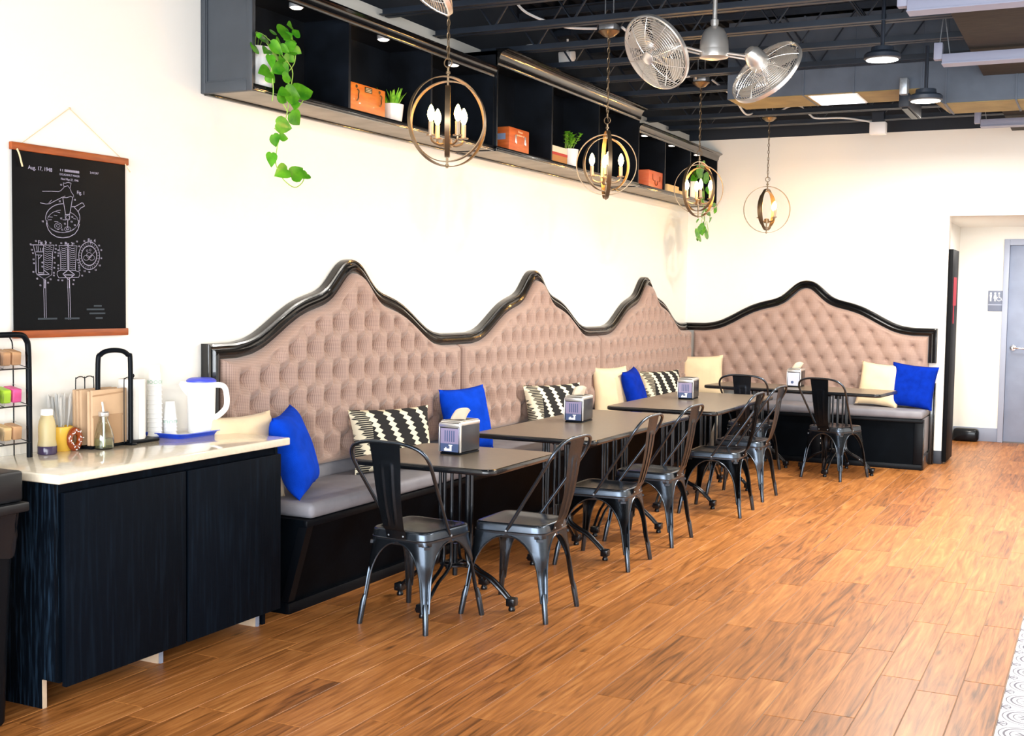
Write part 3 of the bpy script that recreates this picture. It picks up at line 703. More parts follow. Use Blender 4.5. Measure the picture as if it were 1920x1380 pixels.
# ================================================================== SERVICE COUNTER
t = thing('counter_cabinet', 'black stained oak counter cabinet with two flat doors, left foreground', 'cabinet', (0, 0, 0))
CY0, CY1 = 3.115, 4.42
b = MB(); b.prism([(.01, CY0, 0), (.44, CY0, 0), (.44, CY0, .11), (.508, CY0, .11), (.508, CY0, .838), (.01, CY0, .838)], (0, .02, 0))
b.build('end_panel', 'blackwoodend', t, smooth=False)
b = MB(); b.prism([(.01, CY1-.02, 0), (.44, CY1-.02, 0), (.44, CY1-.02, .11), (.508, CY1-.02, .11), (.508, CY1-.02, .838), (.01, CY1-.02, .838)], (0, .02, 0)); b.build('end_panel', 'blackwood', t, smooth=False)
b = MB(); b.box(.01, .505, CY0+.02, CY1-.02, .10, .12); b.box(.485, .505, CY0+.02, CY1-.02, .12, .838); b.box(.01, .40, CY0+.02, CY1-.02, .80, .838); b.build('carcass', 'blackwood', t, smooth=False)
MB().box(.4405, .444, CY0+.001, CY0+.019, .0, .108).build('raw_edge', 'rawply', t, smooth=False)
MB().box(.508, .53, CY0+.03, 3.785, .085, .80, .003).build('door', 'blackwood', t); MB().box(.508, .53, 3.80, CY1-.002, .085, .80, .003).build('door', 'blackwood', t)
for y in (3.735, 4.365):
    l = MB().box(.05, .43, y-.01, y+.01, 0, .0995).build('support_leg', 'rawply', t, smooth=False)
    MB().box(.4305, .440, y-.004, y+.012, 0, .0995).build('edge_strip', 'basegrey', l, smooth=False)
t = MB(); t.box(.002, .565, 3.086, 4.44, .84, .875, .006, 3); t = t.build('countertop', 'quartz'); tag(t, 'cream quartz countertop on the black cabinet', 'countertop')
# ================================================================== POSTER
t = thing('hanging_poster', 'black poster of white patent drawings hung on wooden rails by a cord', 'poster', (0, 3.375, 1.34))
MB().box(.010, .0125, .006, .612, .02, .75).build('canvas', 'poster', t, smooth=False)
MB().box(.004, .022, -.003, .625, .738, .768, .003).build('top_rail', 'posterwood', t)
MB().box(.004, .022, .003, .619, -.003, .028, .003).build('bottom_rail', 'posterwood', t)
cd_ = MB(); cd_.tube([(.012, .05, .765), (.006, .305, .94)], .0016, 5); cd_.tube([(.006, .305, .94), (.012, .59, .765)], .0016, 5)
cd_.tube(smoothpath([(.024, .02, .742), (.028, .028, .72), (.025, .04, .69), (.024, .046, .675)], 4), .0035, 6); cd_.tube(smoothpath([(.024, .6, .742), (.027, .61, .725), (.024, .63, .71)], 4), .002, 6)
cd_.lathe([(0, 0), (.004, 0), (.004, .006), (0, .007)], 8, frame((.004, .305, .94), (0, 1, 0), (0, 0, 1))); cd_.build('hanging_cord', 'cord', t)
PL_ = [[1.6,307,1174,403,1182,475,1185,500,1196,534,1226,525,1261,544,1259,574,1269,609,1266,596,1220],[1.6,532,1229,574,1242,596,1220,613,1189,633,1171,635,1152],[1.6,285,1080,344,1075,382,1080,426,1102,514,1143,543,1154],[1.6,373,1087,402,1111],[1.6,524,1140,563,1143,603,1157,625,1151],[2.2,519,1139,547,1001,591,1008,625,1151],[2.2,641,1069,669,1050,689,1027,700,1001,701,974,692,946,674,920,647,897,613,878,575,864,533,856,491,854,451,859,415,870,384,885,360,906,345,929,338,955,341,982,353,1009,374,1033,403,1054,438,1072,477,1084,518,1090],[2.2,689,964,685,944,675,924,659,906,637,889,611,875,581,864,549,857,516,853,483,853,451,857,422,865,397,876,377,890,362,906,353,924,350,943],[2.2,340,954,349,906,366,869,399,837,452,815,515,811,585,822,645,850,681,890,696,934],[1.3,359,958,362,965,366,971,370,978,376,984,382,990,389,996,397,1002,406,1007,415,1012,425,1017,436,1021,447,1025,458,1029,470,1032,483,1034,495,1036],[1.3,602,1024,637,1011,672,986,681,960],[1.3,542,1001,544,967,571,957,591,966,591,1008],[1.3,589,983,585,973,575,967,563,967,553,971,549,980,553,989,563,996,575,996,585,991,589,983],[1.3,506,907,502,896,492,887,476,882,458,881,443,884,432,892,429,903,432,914,443,923,459,928,476,930,492,926,503,918,506,907],[1.3,489,907,485,900,474,895,460,895,450,898,445,905,450,911,461,916,474,917,485,913,489,907],[1.3,603,888,599,880,590,872,576,868,560,867,546,870,537,876,533,884,537,893,546,900,560,904,576,905,590,902,599,896,603,888],[1.3,585,889,580,883,568,880,556,881,551,887,556,893,568,896,580,895,585,889],[1.3,433,888,467,875,506,894],[1.3,362,974,410,973],[1.3,362,948,400,952],[1.3,425,991,458,988],[1.3,444,1020,488,1014],[1.3,429,940,468,939],[1.3,517,959,551,959],[1.3,631,976,661,974],[2.0,569,957,568,896],[2.0,615,1072,652,1077,688,1095,723,1113,739,1110,754,1088,713,1070,692,1049,682,1033],[1.6,184,737,210,740,423,747,407,681,398,508,319,470,246,503,233,525,234,661,210,740],[1.6,315,739,315,506,246,508],[1.6,262,662,259,519,315,518],[1.6,320,539,372,508,250,500],[1.6,235,685,317,688],[1.6,234,661,299,660,264,631],[1.6,242,729,250,692],[1.6,259,730,261,693],[1.6,282,717,287,694],[1.6,306,718,306,694],[2.4,246,503,319,469,396,506],[2.4,312,469,314,396],[2.4,325,472,324,397],[2.4,234,654,237,522],[1.2,326,733,352,724,379,733,405,725],[1.2,326,715,352,706,378,716,405,707],[1.2,326,697,352,688,378,698,405,689],[1.2,325,679,352,670,378,680,404,671],[1.2,325,662,351,652,378,662,404,653],[1.2,325,644,351,634,378,644,404,635],[1.2,325,626,351,617,377,626,404,617],[1.2,325,608,351,599,377,608,404,599],[1.2,324,590,351,581,377,590,403,581],[1.2,324,572,350,563,377,572,403,563],[1.2,324,555,350,545,377,554,403,545],[1.6,474,746,668,751,658,698,647,545],[1.6,474,746,487,691,492,545],[1.6,456,534,492,545,565,545,597,546,647,545,689,536,696,515,684,490,469,482,452,509,456,534],[1.6,553,732,598,734],[2.4,566,726,567,547],[2.4,580,726,578,547],[2.4,565,545,514,514,571,470,640,512,578,546],[2.4,519,507,638,508],[2.4,562,470,563,399],[2.4,580,470,581,400],[1.2,496,730,521,722,553,731],[1.2,589,734,617,726,649,734],[1.2,496,713,521,705,553,715],[1.2,589,717,617,709,649,717],[1.2,496,696,521,689,552,698],[1.2,589,700,616,692,649,701],[1.2,496,680,521,672,552,681],[1.2,589,683,616,675,649,684],[1.2,496,663,520,655,552,664],[1.2,589,666,616,658,648,667],[1.2,495,646,520,638,552,647],[1.2,588,649,616,642,648,650],[1.2,495,630,520,622,552,631],[1.2,588,633,616,625,648,633],[1.2,495,613,520,605,552,614],[1.2,588,616,616,608,648,616],[1.2,495,596,520,588,551,597],[1.2,588,599,615,591,648,599],[1.2,495,579,520,571,551,580],[1.2,588,582,615,574,648,582],[1.2,495,563,519,555,551,563],[1.2,588,565,615,557,647,565],[2.2,918,679,915,654,908,631,895,609,878,590,858,575,836,565,812,559,788,559,764,563,742,572,723,586,707,603,695,624,688,647,686,670,688,694,696,718,708,739,724,758,744,773,766,784,790,790,814,791,838,787,860,778,880,764,896,747,908,726,916,703,918,679],[3.0,887,678,884,658,877,639,865,622,849,608,830,598,810,593,790,593,770,597,752,605,737,618,725,634,718,652,716,672,718,691,726,710,738,727,753,740,771,750,791,756,812,757,832,753,850,744,865,732,877,716,884,697,887,678],[1.2,829,679,825,667,815,659,801,655,786,658,776,666,772,677,776,689,787,698,801,701,815,699,826,691,829,679],[1.2,803,657,796,644,780,636,759,635,743,642,737,655,743,667,760,676,780,676,797,669,803,657],[1.2,863,659,857,646,841,638,822,637,806,644,801,657,807,670,822,678,841,679,857,671,863,659],[1.2,784,638,875,720],[1.2,789,715,786,709,780,706,773,708,770,715,773,721,780,724,786,721,789,715],[1.2,823,724,820,717,813,714,806,717,803,723,806,729,813,732,820,730,823,724],[0.9,896,678,910,679],[0.9,893,656,907,652],[0.9,885,634,897,628],[0.9,872,616,882,606],[0.9,854,600,862,588],[0.9,834,589,838,575],[0.9,811,583,813,568],[0.9,788,583,787,568],[0.9,766,587,762,573],[0.9,746,597,739,584],[0.9,729,611,720,601],[0.9,717,629,705,622],[0.9,709,649,696,645],[0.9,706,671,693,671],[0.9,709,693,697,696],[0.9,718,714,706,721],[0.9,731,733,721,742],[0.9,748,748,740,760],[0.9,768,759,763,773],[0.9,790,766,789,781],[0.9,813,767,815,782],[0.9,835,762,840,777],[0.9,856,753,863,766],[0.9,873,739,883,749],[0.9,886,721,898,728],[0.9,894,700,907,704],[1.6,231,776,233,767],[1.6,239,776,245,775,239,767,246,768],[1.6,333,769,334,759],[1.6,340,769,346,767,340,760,347,761],[1.6,378,768,380,758],[1.6,386,768,393,766,386,758,393,759],[1.6,436,751,437,742],[1.6,444,751,450,750,444,742,451,743],[1.6,433,722,435,712],[1.6,441,722,447,720,441,712,448,713],[1.6,428,694,430,684],[1.6,436,694,443,692,436,684,444,685],[1.6,417,650,419,640],[1.6,425,650,431,649,425,641,432,642],[1.6,421,609,423,599],[1.6,429,609,435,607,429,599,436,600],[1.6,416,567,418,557],[1.6,424,567,430,565,424,558,431,558],[1.6,411,527,413,517],[1.6,419,527,425,525,419,518,426,518],[1.6,411,505,413,495],[1.6,419,505,425,503,419,495,426,496],[1.6,190,705,191,695],[1.6,197,705,203,703,197,696,204,697],[1.6,200,678,202,669],[1.6,208,678,214,677,208,669,214,670],[1.6,206,629,207,620],[1.6,214,629,220,628,213,620,220,621],[1.6,210,599,211,589],[1.6,217,599,223,597,217,589,224,590],[1.6,203,529,204,519],[1.6,210,529,216,527,210,520,217,520],[1.6,294,606,295,597],[1.6,302,607,308,605,301,597,308,598],[1.6,293,574,295,564],[1.6,301,574,307,572,301,565,308,565],[1.6,240,475,242,466],[1.6,248,476,254,474,248,466,255,467],[1.6,377,473,379,463],[1.6,385,473,392,471,385,463,392,464],[1.6,351,445,352,435],[1.6,359,445,365,443,359,435,366,436],[1.6,272,423,274,413],[1.6,280,423,286,421,280,413,287,414],[1.6,492,771,493,761],[1.6,500,771,506,770,500,762,507,763],[1.6,544,770,545,760],[1.6,552,770,558,768,552,760,559,761],[1.6,621,773,623,764],[1.6,630,774,636,772,629,764,637,765],[1.6,661,793,662,783],[1.6,669,793,675,791,669,783,676,784],[1.6,683,755,685,745],[1.6,692,755,698,754,692,745,699,746],[1.6,458,712,459,703],[1.6,466,713,472,711,466,703,473,704],[1.6,462,688,464,678],[1.6,470,688,476,687,470,679,477,680],[1.6,457,667,459,657],[1.6,465,667,471,666,465,658,472,659],[1.6,459,589,460,579],[1.6,467,589,473,587,467,580,474,580],[1.6,458,563,460,553],[1.6,466,563,473,561,466,553,473,554],[1.6,666,639,668,630],[1.6,675,640,681,638,674,630,682,631],[1.6,675,617,677,607],[1.6,684,617,690,615,684,607,691,608],[1.6,682,594,684,584],[1.6,690,594,697,592,690,584,698,585],[1.6,682,574,684,564],[1.6,690,575,697,573,690,565,698,566],[1.6,686,555,688,545],[1.6,695,555,701,553,695,545,702,546],[1.6,457,467,459,458],[1.6,465,468,472,466,465,458,472,459],[1.6,500,466,502,457],[1.6,508,467,514,465,508,457,515,458],[1.6,623,472,625,462],[1.6,631,472,638,470,631,462,639,463],[1.6,616,437,618,427],[1.6,624,437,630,435,624,427,631,428],[1.6,714,509,716,500],[1.6,722,510,729,508,722,500,730,501],[1.6,740,800,742,790],[1.6,748,800,755,799,748,791,756,792],[1.6,906,770,908,760],[1.6,915,770,922,769,915,760,923,761],[1.6,930,733,932,723],[1.6,939,734,946,732,939,723,947,724],[1.6,930,663,932,653],[1.6,939,663,945,661,938,653,946,654],[1.6,912,601,914,590],[1.6,921,601,928,599,921,591,929,592],[1.6,866,561,868,551],[1.6,875,562,882,560,875,551,882,552],[1.6,742,549,744,539],[1.6,751,549,757,547,751,539,758,540],[1.6,794,542,796,532],[1.6,803,542,810,540,803,532,810,533],[1.6,178,748,179,739],[1.6,185,749,191,747,185,739,192,740],[1.6,495,1248,497,1238],[1.6,504,1249,510,1247,503,1238,511,1240],[1.6,640,1137,642,1126],[1.6,649,1138,656,1136,649,1127,657,1128],[1.6,479,1113,481,1103],[1.6,488,1114,494,1112,487,1103,495,1104],[1.6,492,974,494,964],[1.6,501,975,508,973,501,964,509,965],[1.6,611,993,613,983],[1.6,620,994,627,992,620,983,628,984],[1.6,603,955,605,944],[1.6,612,955,619,953,612,944,620,946],[1.6,531,933,533,923],[1.6,540,934,547,932,540,923,548,924],[1.6,302,938,304,928],[1.6,310,938,317,937,310,928,318,929],[1.6,503,882,505,872],[1.6,512,883,519,881,512,872,520,873],[1.6,638,928,640,917],[1.6,647,928,654,927,647,918,655,919],[1.8,311,464,317,156],[1.8,334,464,336,156],[1.8,563,468,574,138],[1.8,585,469,592,138]]
pm = MB()
for ln in PL_:
    w = ln[0]*.00062; pts = [(.0131, ln[1+2*i]/2000, ln[2+2*i]/2000) for i in range((len(ln)-1)//2)]
    for a, c in zip(pts, pts[1:]):
        a, c = Vector(a), Vector(c); d = c-a
        if d.length < 1e-5: continue
        d.normalize(); nv = Vector((0, -d.z, d.y))*w
        a = a-d*w*.6; c = c+d*w*.6
        pm.bm.faces.new([pm.bm.verts.new(p) for p in (a-nv, c-nv, c+nv, a+nv)])
pm.build('print_lines', 'posterline', t, smooth=False)
def ptext(s, size, y, z, m='posterline', bold=0):
    M = frame((.0132, y-3.375, z-1.34), (0, 1, 0), (0, 0, 1))
    return text_mesh('print_text', s, size, m, t, M, .0002)
ptext('Aug. 17, 1948', .022, 3.519, 2.016)
ptext('2,447,067', .0125, 3.807, 2.0265)
ptext('DOUGHNUT MAKER', .0115, 3.672, 2.004)
ptext('Filed May 27, 1946', .0125, 3.672, 1.986)
pt2 = MB()
for k, (a, c) in enumerate(((3.622, 3.626), (3.633, 3.637), (3.645, 3.722))):
    n = int((c-a)/.0042)+1
    for i in range(n):
        y = a-3.375+i*.0042; pt2.bm.faces.new([pt2.bm.verts.new((.0131, yy, zz)) for yy, zz in ((y, .677), (y+.003, .677), (y+.003, .677+.009+.002*(i % 2)), (y, .686))])
pt2.build('illegible_print', 'posterline', t, smooth=False)
for s, y, z in (('Fig. 1', 3.732, 1.937), ('Fig. 2', 3.526, 1.721), ('Fig. 3', 3.664, 1.721), ('Fig. 4', 3.79, 1.741)): ptext(s, .021, y, z)
pt3 = MB()
for y0, y1, z in ((3.80, 3.845, 1.462), (3.76, 3.86, 1.447), (3.775, 3.865, 1.430), (3.81, 3.85, 1.41), (3.50, 3.60, 1.41), (3.64, 3.72, 1.41)):
    pt3.bm.faces.new([pt3.bm.verts.new((.0131, yy-3.375, zz-1.34)) for yy, zz in ((y0, z), (y1, z), (y1, z+.007), (y0, z+.007))])
pt3.build('faint_print', 'posterfaint', t, smooth=False)

# ================================================================== CHAIRS
def make_chair(label):
    t = thing('metal_chair', label, 'chair', (0, 0, 0), 0, 'gunmetal dining chairs')
    SZ = .452
    # corners of the seat (x,y) and feet
    seatc = [(-.158, -.168), (.158, -.168), (.182, .190), (-.182, .190)]
    feet = [(-.186, -.205), (.186, -.205), (.214, .232), (-.214, .232)]
    def outline(scale=1., n=6, r=.06):
        o = []
        for i in range(4):
            p = Vector(seatc[i]); a = Vector(seatc[i-1]); b = Vector(seatc[(i+1) % 4])
            p, a, b = p*scale, a*scale, b*scale
            da, db = (a-p).normalized(), (b-p).normalized()
            s, e = p+da*r*scale, p+db*r*scale
            for k in range(n+1):
                q = k/n; o.append((s*(1-q)**2 + p*2*q*(1-q) + e*q*q))
        return o
    m = MB(); rings = []
    for sc, z in ((.02, SZ-.012), (.45, SZ-.011), (.72, SZ-.008), (.86, SZ-.001), (.95, SZ+.001), (.985, SZ-.003), (1.0, SZ-.012), (1.012, SZ-.034), (1.03, SZ-.064), (1.022, SZ-.066)):
        rings.append([m.bm.verts.new((p.x, p.y, z)) for p in outline(sc)])
    m.bm.faces.new(rings[0])
    for A, B in zip(rings, rings[1:]):
        n = len(A)
        for k in range(n): m.bm.faces.new((A[k], A[(k+1) % n], B[(k+1) % n], B[k]))
    m.tube([(p.x*1.022, p.y*1.022, SZ-.040) for p in outline(1.0)], .003, 5, closed=True)
    m.build('seat', 'gun', t, ang=45)
    for i in range(4):
        p = Vector(seatc[i]); a = Vector(seatc[i-1]); b = Vector(seatc[(i+1) % 4]); da, db = (a-p).normalized(), (b-p).normalized()
        ha, hb = (a-p).length/2, (b-p).length/2; out = -(da+db).normalized()
        f = Vector(feet[i])
        m = MB(); rows = []
        zs = [.402, .394, .385, .375, .36, .34, .315, .28, .24, .20, .15, .11, .092]
        for z in zs:
            q = (SZ-.05-z)/(SZ-.05)
            c = (p*1.028)*(1-q)+(f+out*.006)*q
            s = max(0, min(1, (z-.19)/.205)); wm = .031 if z > .2 else .022+.009*max(0, (z-.09)/.11)
            g = 1-math.sqrt(max(0, 1-s*s))
            wa, wb_ = wm+(ha*1.0-wm)*g, wm+(hb*1.0-wm)*g
            r = .055*(1-q)**1.5+.014
            r = min(r, wa*.9, wb_*.9)
            pts = []
            for k in range(5): pts.append(c+da*(wa+(r-wa)*k/4))
            for k in range(1, 6):
                u = k/6; s0, e0 = c+da*r, c+db*r; pts.append(s0*(1-u)**2+c*2*u*(1-u)+e0*u*u)
            for k in range(5): pts.append(c+db*(r+(wb_-r)*k/4))
            gro = .017*max(0, min(1, (.285-z)/.035))*max(0, min(1, (z-.085)/.03))
            row = []
            for k, v in enumerate(pts):
                d = abs(k-(len(pts)-1)/2)
                v = v-out*gro*(1 if d < 2.5 else (.5 if d < 3.2 else 0))
                row.append(m.bm.verts.new((v.x, v.y, z)))
            rows.append(row)
        for A, B in zip(rows, rows[1:]):
            for k in range(len(A)-1): m.bm.faces.new((A[k], A[k+1], B[k+1], B[k]))
        bmesh.ops.solidify(m.bm, geom=m.bm.faces[:], thickness=.003)
        # rolled rims
        for side in (0, -1):
            m.tube([r_[side].co.copy() for r_ in rows[1:]], .0042, 5)
        qz = (SZ-.05-.10)/(SZ-.05); cz = (p*1.028)*(1-qz)+(f+out*.006)*qz; fin = cz-out*.012; f2 = f
        m.tube([(fin.x-out.x*.008, fin.y-out.y*.008, .135), (fin.x, fin.y, .10), (f.x, f.y, .004), (f.x, f.y, 0)], [.009, .0145, .0130, .0125], 12)
        m.build('leg', 'gun', t, ang=40)
    # hoop back
    hp = []
    for s in (-1, 1):
        l = [(s*.168, .015, .418), (s*.176, -.03, .485), (s*.200, -.145, .655), (s*.213, -.205, .745), (s*.214, -.232, .79), (s*.200, -.252, .825), (s*.168, -.266, .850), (s*.11, -.275, .866), (s*.05, -.279, .870)]
        hp += l if s < 0 else l[::-1]
    MB().tube(smoothpath(hp, 4), .0088, 10).build('back_hoop', 'gun', t)
    def f(u, v):
        x = (u-.5)*2; z = .415+v*.452
        w = .054+.030*v
        q = v
        y = -.172-.006-.098*(q**.85)-.02*math.sin(PI*min(1, q*1.25))*.5
        if v < .1: y = -.176-.010*(v/.1)
        emb = 0
        a = abs(x)
        if .16 < v < .80:
            if .30 < a < .46 or (a <= .46 and .76 < v): emb = -.0035
        return (x*w, y+emb-.004*(1-x*x), z)
    m = MB(); m.grid(f, 20, 36); m.build('back_splat', 'gun', t, solid=.0025, ang=30)
    m = MB()
    for x in (-.04, .04): m.lathe([(0, .003), (.004, .002), (.005, 0)], 8, frame((x, -.181, .43), (1, 0, 0), (0, 0, 1)), cap=False)
    for s in (-1, 1): m.lathe([(0, .004), (.005, .003), (.006, 0)], 8, frame((s*.176, .015, .418), (0, s, 0), (0, 0, 1)), cap=False)
    m.build('rivets', 'galv', t)
    m = MB(); m.obox((0, .01, .383), (.235, .19, 0), (-.012, .014, 0), (0, 0, .006)); m.obox((0, .01, .383), (.235, -.19, 0), (.012, .014, 0), (0, 0, .0061)); 
    bmesh.ops.scale(m.bm, vec=(.68, .88, 1), verts=m.bm.verts); m.build('under_brace', 'gun', t, smooth=False)
    return t
ch = make_chair('gunmetal metal chair nearest the camera, its back towards us, at the first table')
ch.location = (1.015, 4.83, 0); ch.rotation_euler = (0, 0, R(-4))
for (x, y, rz, lab) in (
    (1.376, 5.236, 90, 'gunmetal metal chair facing the bench at the first table, beside the nearest chair'),
    (1.335, 6.43, 90.5, 'gunmetal metal chair on the aisle at the near half of the long second table'),
    (1.345, 7.18, 89, 'gunmetal metal chair on the aisle at the far half of the long second table'),
    (1.435, 8.37, 91, 'gunmetal metal chair on the aisle at the near end of the third table'),
    (1.415, 9.12, 88, 'gunmetal metal chair on the aisle at the far end of the third table'),
    (1.814, 10.525, -17, 'gunmetal metal chair with its back to us at the right end of the back table'),
    (1.08, 10.515, -2, 'gunmetal metal chair at the left end of the back table, mostly behind the third table')):
    dup(ch, (x, y, 0), R(rz), lab)
# ================================================================== TABLES
def make_base(t, cx, cy):
    pl = MB(); pl.box(cx-.10, cx+.10, cy-.10, cy+.10, .694, .71, .004); pl.box(cx-.02, cx+.02, cy-.26, cy+.26, .698, .711, .003); pl.box(cx-.26, cx+.26, cy-.02, cy+.02, .698, .7105, .003)
    pl.lathe([(.03, .66), (.03, .695)], 12, Matrix.Translation((cx, cy, 0))); pl.build('mounting_plate', 'steelblack', t)
    hb = MB(); hb.tube([(cx+.07*math.cos(a), cy+.07*math.sin(a), .20) for a in [2*PI*k/16 for k in range(16)]], .008, 6, closed=True)
    hb.tube([(cx, cy, .14), (cx, cy, .30)], .013, 8); hb.box(cx-.08, cx+.08, cy-.012, cy+.012, .185, .205, .003); hb.box(cx-.012, cx+.012, cy-.08, cy+.08, .185, .206, .003)
    hb.build('hub_ring', 'steelblack', t)
    for k in range(4):
        a = k*PI/2; d = Vector((math.cos(a), math.sin(a), 0)); n = Vector((-d.y, d.x, 0)); c = Vector((cx, cy, 0)); m = MB()
        for s in (-1, 1):
            o = n*s*.020
            pth = [c+d*.078+o+Vector((0, 0, z)) for z in (.70, .5, .32, .245)] + [c+d*.092+o+Vector((0, 0, .205)), c+d*.135+o+Vector((0, 0, .175)), c+d*.20+o*.9+Vector((0, 0, .145)), c+d*.26+o*.8+Vector((0, 0, .098)), c+d*.31+o*.7+Vector((0, 0, .05))]
            m.tube(smoothpath(pth, 4), .0088, 8)
        l = m.build('leg', 'steelblack', t)
        f = MB(); p = c+d*.318
        f.obox(p+Vector((0, 0, .045)), d*.022, n*.026, (0, 0, .020), .005); f.lathe([(.016, 0), (.018, .008), (.014, .018), (.010, .03)], 14, Matrix.Translation(p))
        f.tube([p+d*.012-n*.03+Vector((0, 0, .04)), p+d*.012+n*.03+Vector((0, 0, .04))], .008, 8); f.build('foot', 'steelblack', l)
def make_table(label, x0, x1, y0, y1, bases, rz=0, off=(0, 0)):
    t = thing('bistro_table', label, 'table', (off[0], off[1], 0), rz, 'dark laminate dining tables')
    r = .055; o = []
    for (cx, cy, a0) in ((x1-r, y1-r, 0), (x0+r, y1-r, 90), (x0+r, y0+r, 180), (x1-r, y0+r, 270)):
        for k in range(7): a = R(a0+15*k); o.append((cx+r*math.cos(a), cy+r*math.sin(a)))
    m = MB(); rings = []
    mx, my = (x0+x1)/2, (y0+y1)/2
    def sh(p, d): return (p[0]+(d if p[0] < mx else -d), p[1]+(d if p[1] < my else -d))
    for d, z in ((.010, .711), (.002, .714), (0, .720), (0, .731), (.003, .738), (.009, .741)): rings.append([m.bm.verts.new(sh(p, d)+(z,)) for p in o])
    m.bm.faces.new(rings[0][::-1])
    for A, B in zip(rings, rings[1:]):
        for k in range(len(A)): m.bm.faces.new((A[k], A[(k+1) % len(A)], B[(k+1) % len(A)], B[k]))
    ef = m.build('table_edge', 'edge', t)
    m = MB(); m.bm.faces.new([m.bm.verts.new(sh(p, .009)+(.7412,)) for p in o]); m.bm.faces.new([m.bm.verts.new(sh(p, .009)+(.739,)) for p in o][::-1]); m.build('tabletop', 'laminate', t, smooth=False)
    for b in bases: make_base(t, *b)
    return t
make_table('square dark table nearest the camera, napkin dispenser near its middle', .635, 1.41, 4.81, 5.555, [(1.02, 5.185)])
make_table('long dark table second from the camera with two column bases', .625, 1.385, 6.09, 7.83, [(1.0, 6.46), (1.0, 7.40)])
make_table('long dark table third from the camera, before the corner of the bench', .635, 1.47, 8.13, 9.80, [(1.05, 8.45), (1.05, 9.40)])
make_table('dark table in front of the back wall headboard', -.81, .81, -.30, .31, [(-.42, 0), (.36, .0)], R(-6), (1.43, 10.86))
# ================================================================== NAPKIN DISPENSERS
def dispenser(label, loc, rz, nap, tilt, card, bright):
    t = thing('napkin_dispenser', label, 'napkin dispenser', loc, rz, 'napkin dispensers on the tables')
    w, d, h = .061, .098, .163
    m = MB(); m.box(-w, w, -d, d, .008, h, .014, 4); bd = m.build('body', 'tin', t)
    f = MB()
    for s in (-1, 1): f.box(s*w-.003, s*w+.003, -d-.002, -d+.012, .012, h-.012, .002)
    f.box(-w, w, -d-.003, -d+.004, h-.028, h-.006, .003); f.build('front_trim', 'nickel', t)
    f = MB(); f.box(-w-.002, w+.002, -d+.004, d-.004, h-.022, h+.003, .010, 3); f.box(-w+.006, w-.006, -d+.01, d-.01, h+.003, h+.006, .002); f.build('top_cover', 'nickel', t)
    MB().box(-w+.012, w-.012, -d+.03, d-.03, h+.0055, h+.0068).build('napkin_slot', 'blackpl', t, smooth=False)
    MB().box(-w+.004, w-.004, -d+.004, d-.004, 0, .009, .002).build('rubber_foot', 'blackpl', t)
    c = MB().box(-w+.008, w-.008, -d-.0012, -d+.001, .055, h-.032).build('ad_card', card, t, smooth=False)
    MB().box(-w+.008, w-.008, -d-.0012, -d+.001, .014, .055).build('ad_card', 'cardblue' if card == 'card' else card, t, smooth=False)
    sm = MB()
    for x0, x1, z0, z1 in ((-.03, .014, .018, .030), (.002, .014, .030, .044), (-.004, .018, .044, .050), (-.024, -.016, .030, .036)): sm.box(x0, x1, -d-.0022, -d-.0012, z0, z1)
    if card == 'card': sm.build('white_mark', 'mark', t, smooth=False)
    else:
        sm.bm.free(); MB().lathe([(0, .001), (.013, .001), (.013, 0)], 12, frame((-.012, -d-.0012, .045), (1, 0, 0), (0, .0, 1)), cap=False).build('printed_mark', 'cardblue', t)
    s2 = MB()
    for i in range(5): s2.box(-.028+i*.013, -.022+i*.013, -d-.0018, -d-.0012, .064, .120)
    if card == 'card': s2.build('printed_bars', 'cardblue', t, smooth=False)
    else: s2.bm.free()
    if nap:
        def g(u, v):
            a = (u-.5)*.075; return (a+tilt*v*.02, -.035+.03*u+.03*v*v-.012*math.sin(u*7), h+.002+v*(.048+.014*math.sin(u*3.0)))
        m = MB(); m.grid(g, 10, 8); m.build('napkin', 'napkin', t, solid=.0012)
    return t
dispenser('chrome napkin dispenser with white napkin on the first table', (.985, 5.285, .7412), R(-4), 1, .6, 'card', 1)
dispenser('chrome napkin dispenser with upright napkin on the second table', (.895, 7.03, .7412), R(2), 1, .3, 'card', 0)
dispenser('chrome napkin dispenser without a showing napkin on the third table', (.955, 9.10, .7412), R(3), 0, 0, 'card', 0)
dispenser('napkin dispenser with a white card in front on the back table', (1.375, 10.98, .7412), R(0), 1, 1.2, 'cardwhite', 0)
# ================================================================== PILLOWS
def pillow(label, m, w, h, th, loc, rot, kind='throw_pillow', grp=None):
    def side(sg):
        def f(u, v):
            a, b = u*2-1, v*2-1
            k = ((1-a**4)*(1-b**4))**.55
            px = a*w/2*(1-.07*(1-b*b)*1.0); pz = b*h/2*(1-.07*(1-a*a))
            wr = .006*math.sin(5*a+2*b+w*30)*math.sin(4*b-a)*k
            return (px, pz, sg*(th/2*k)+wr)
        return f
    mb = MB(); mb.grid(side(1), 22, 22); mb.grid(side(-1), 22, 22)
    o = mb.build(kind, m, merge=.0004, ang=80)
    o.location = loc; o.rotation_euler = rot
    tag(o, label, 'pillow', grp)
    return o
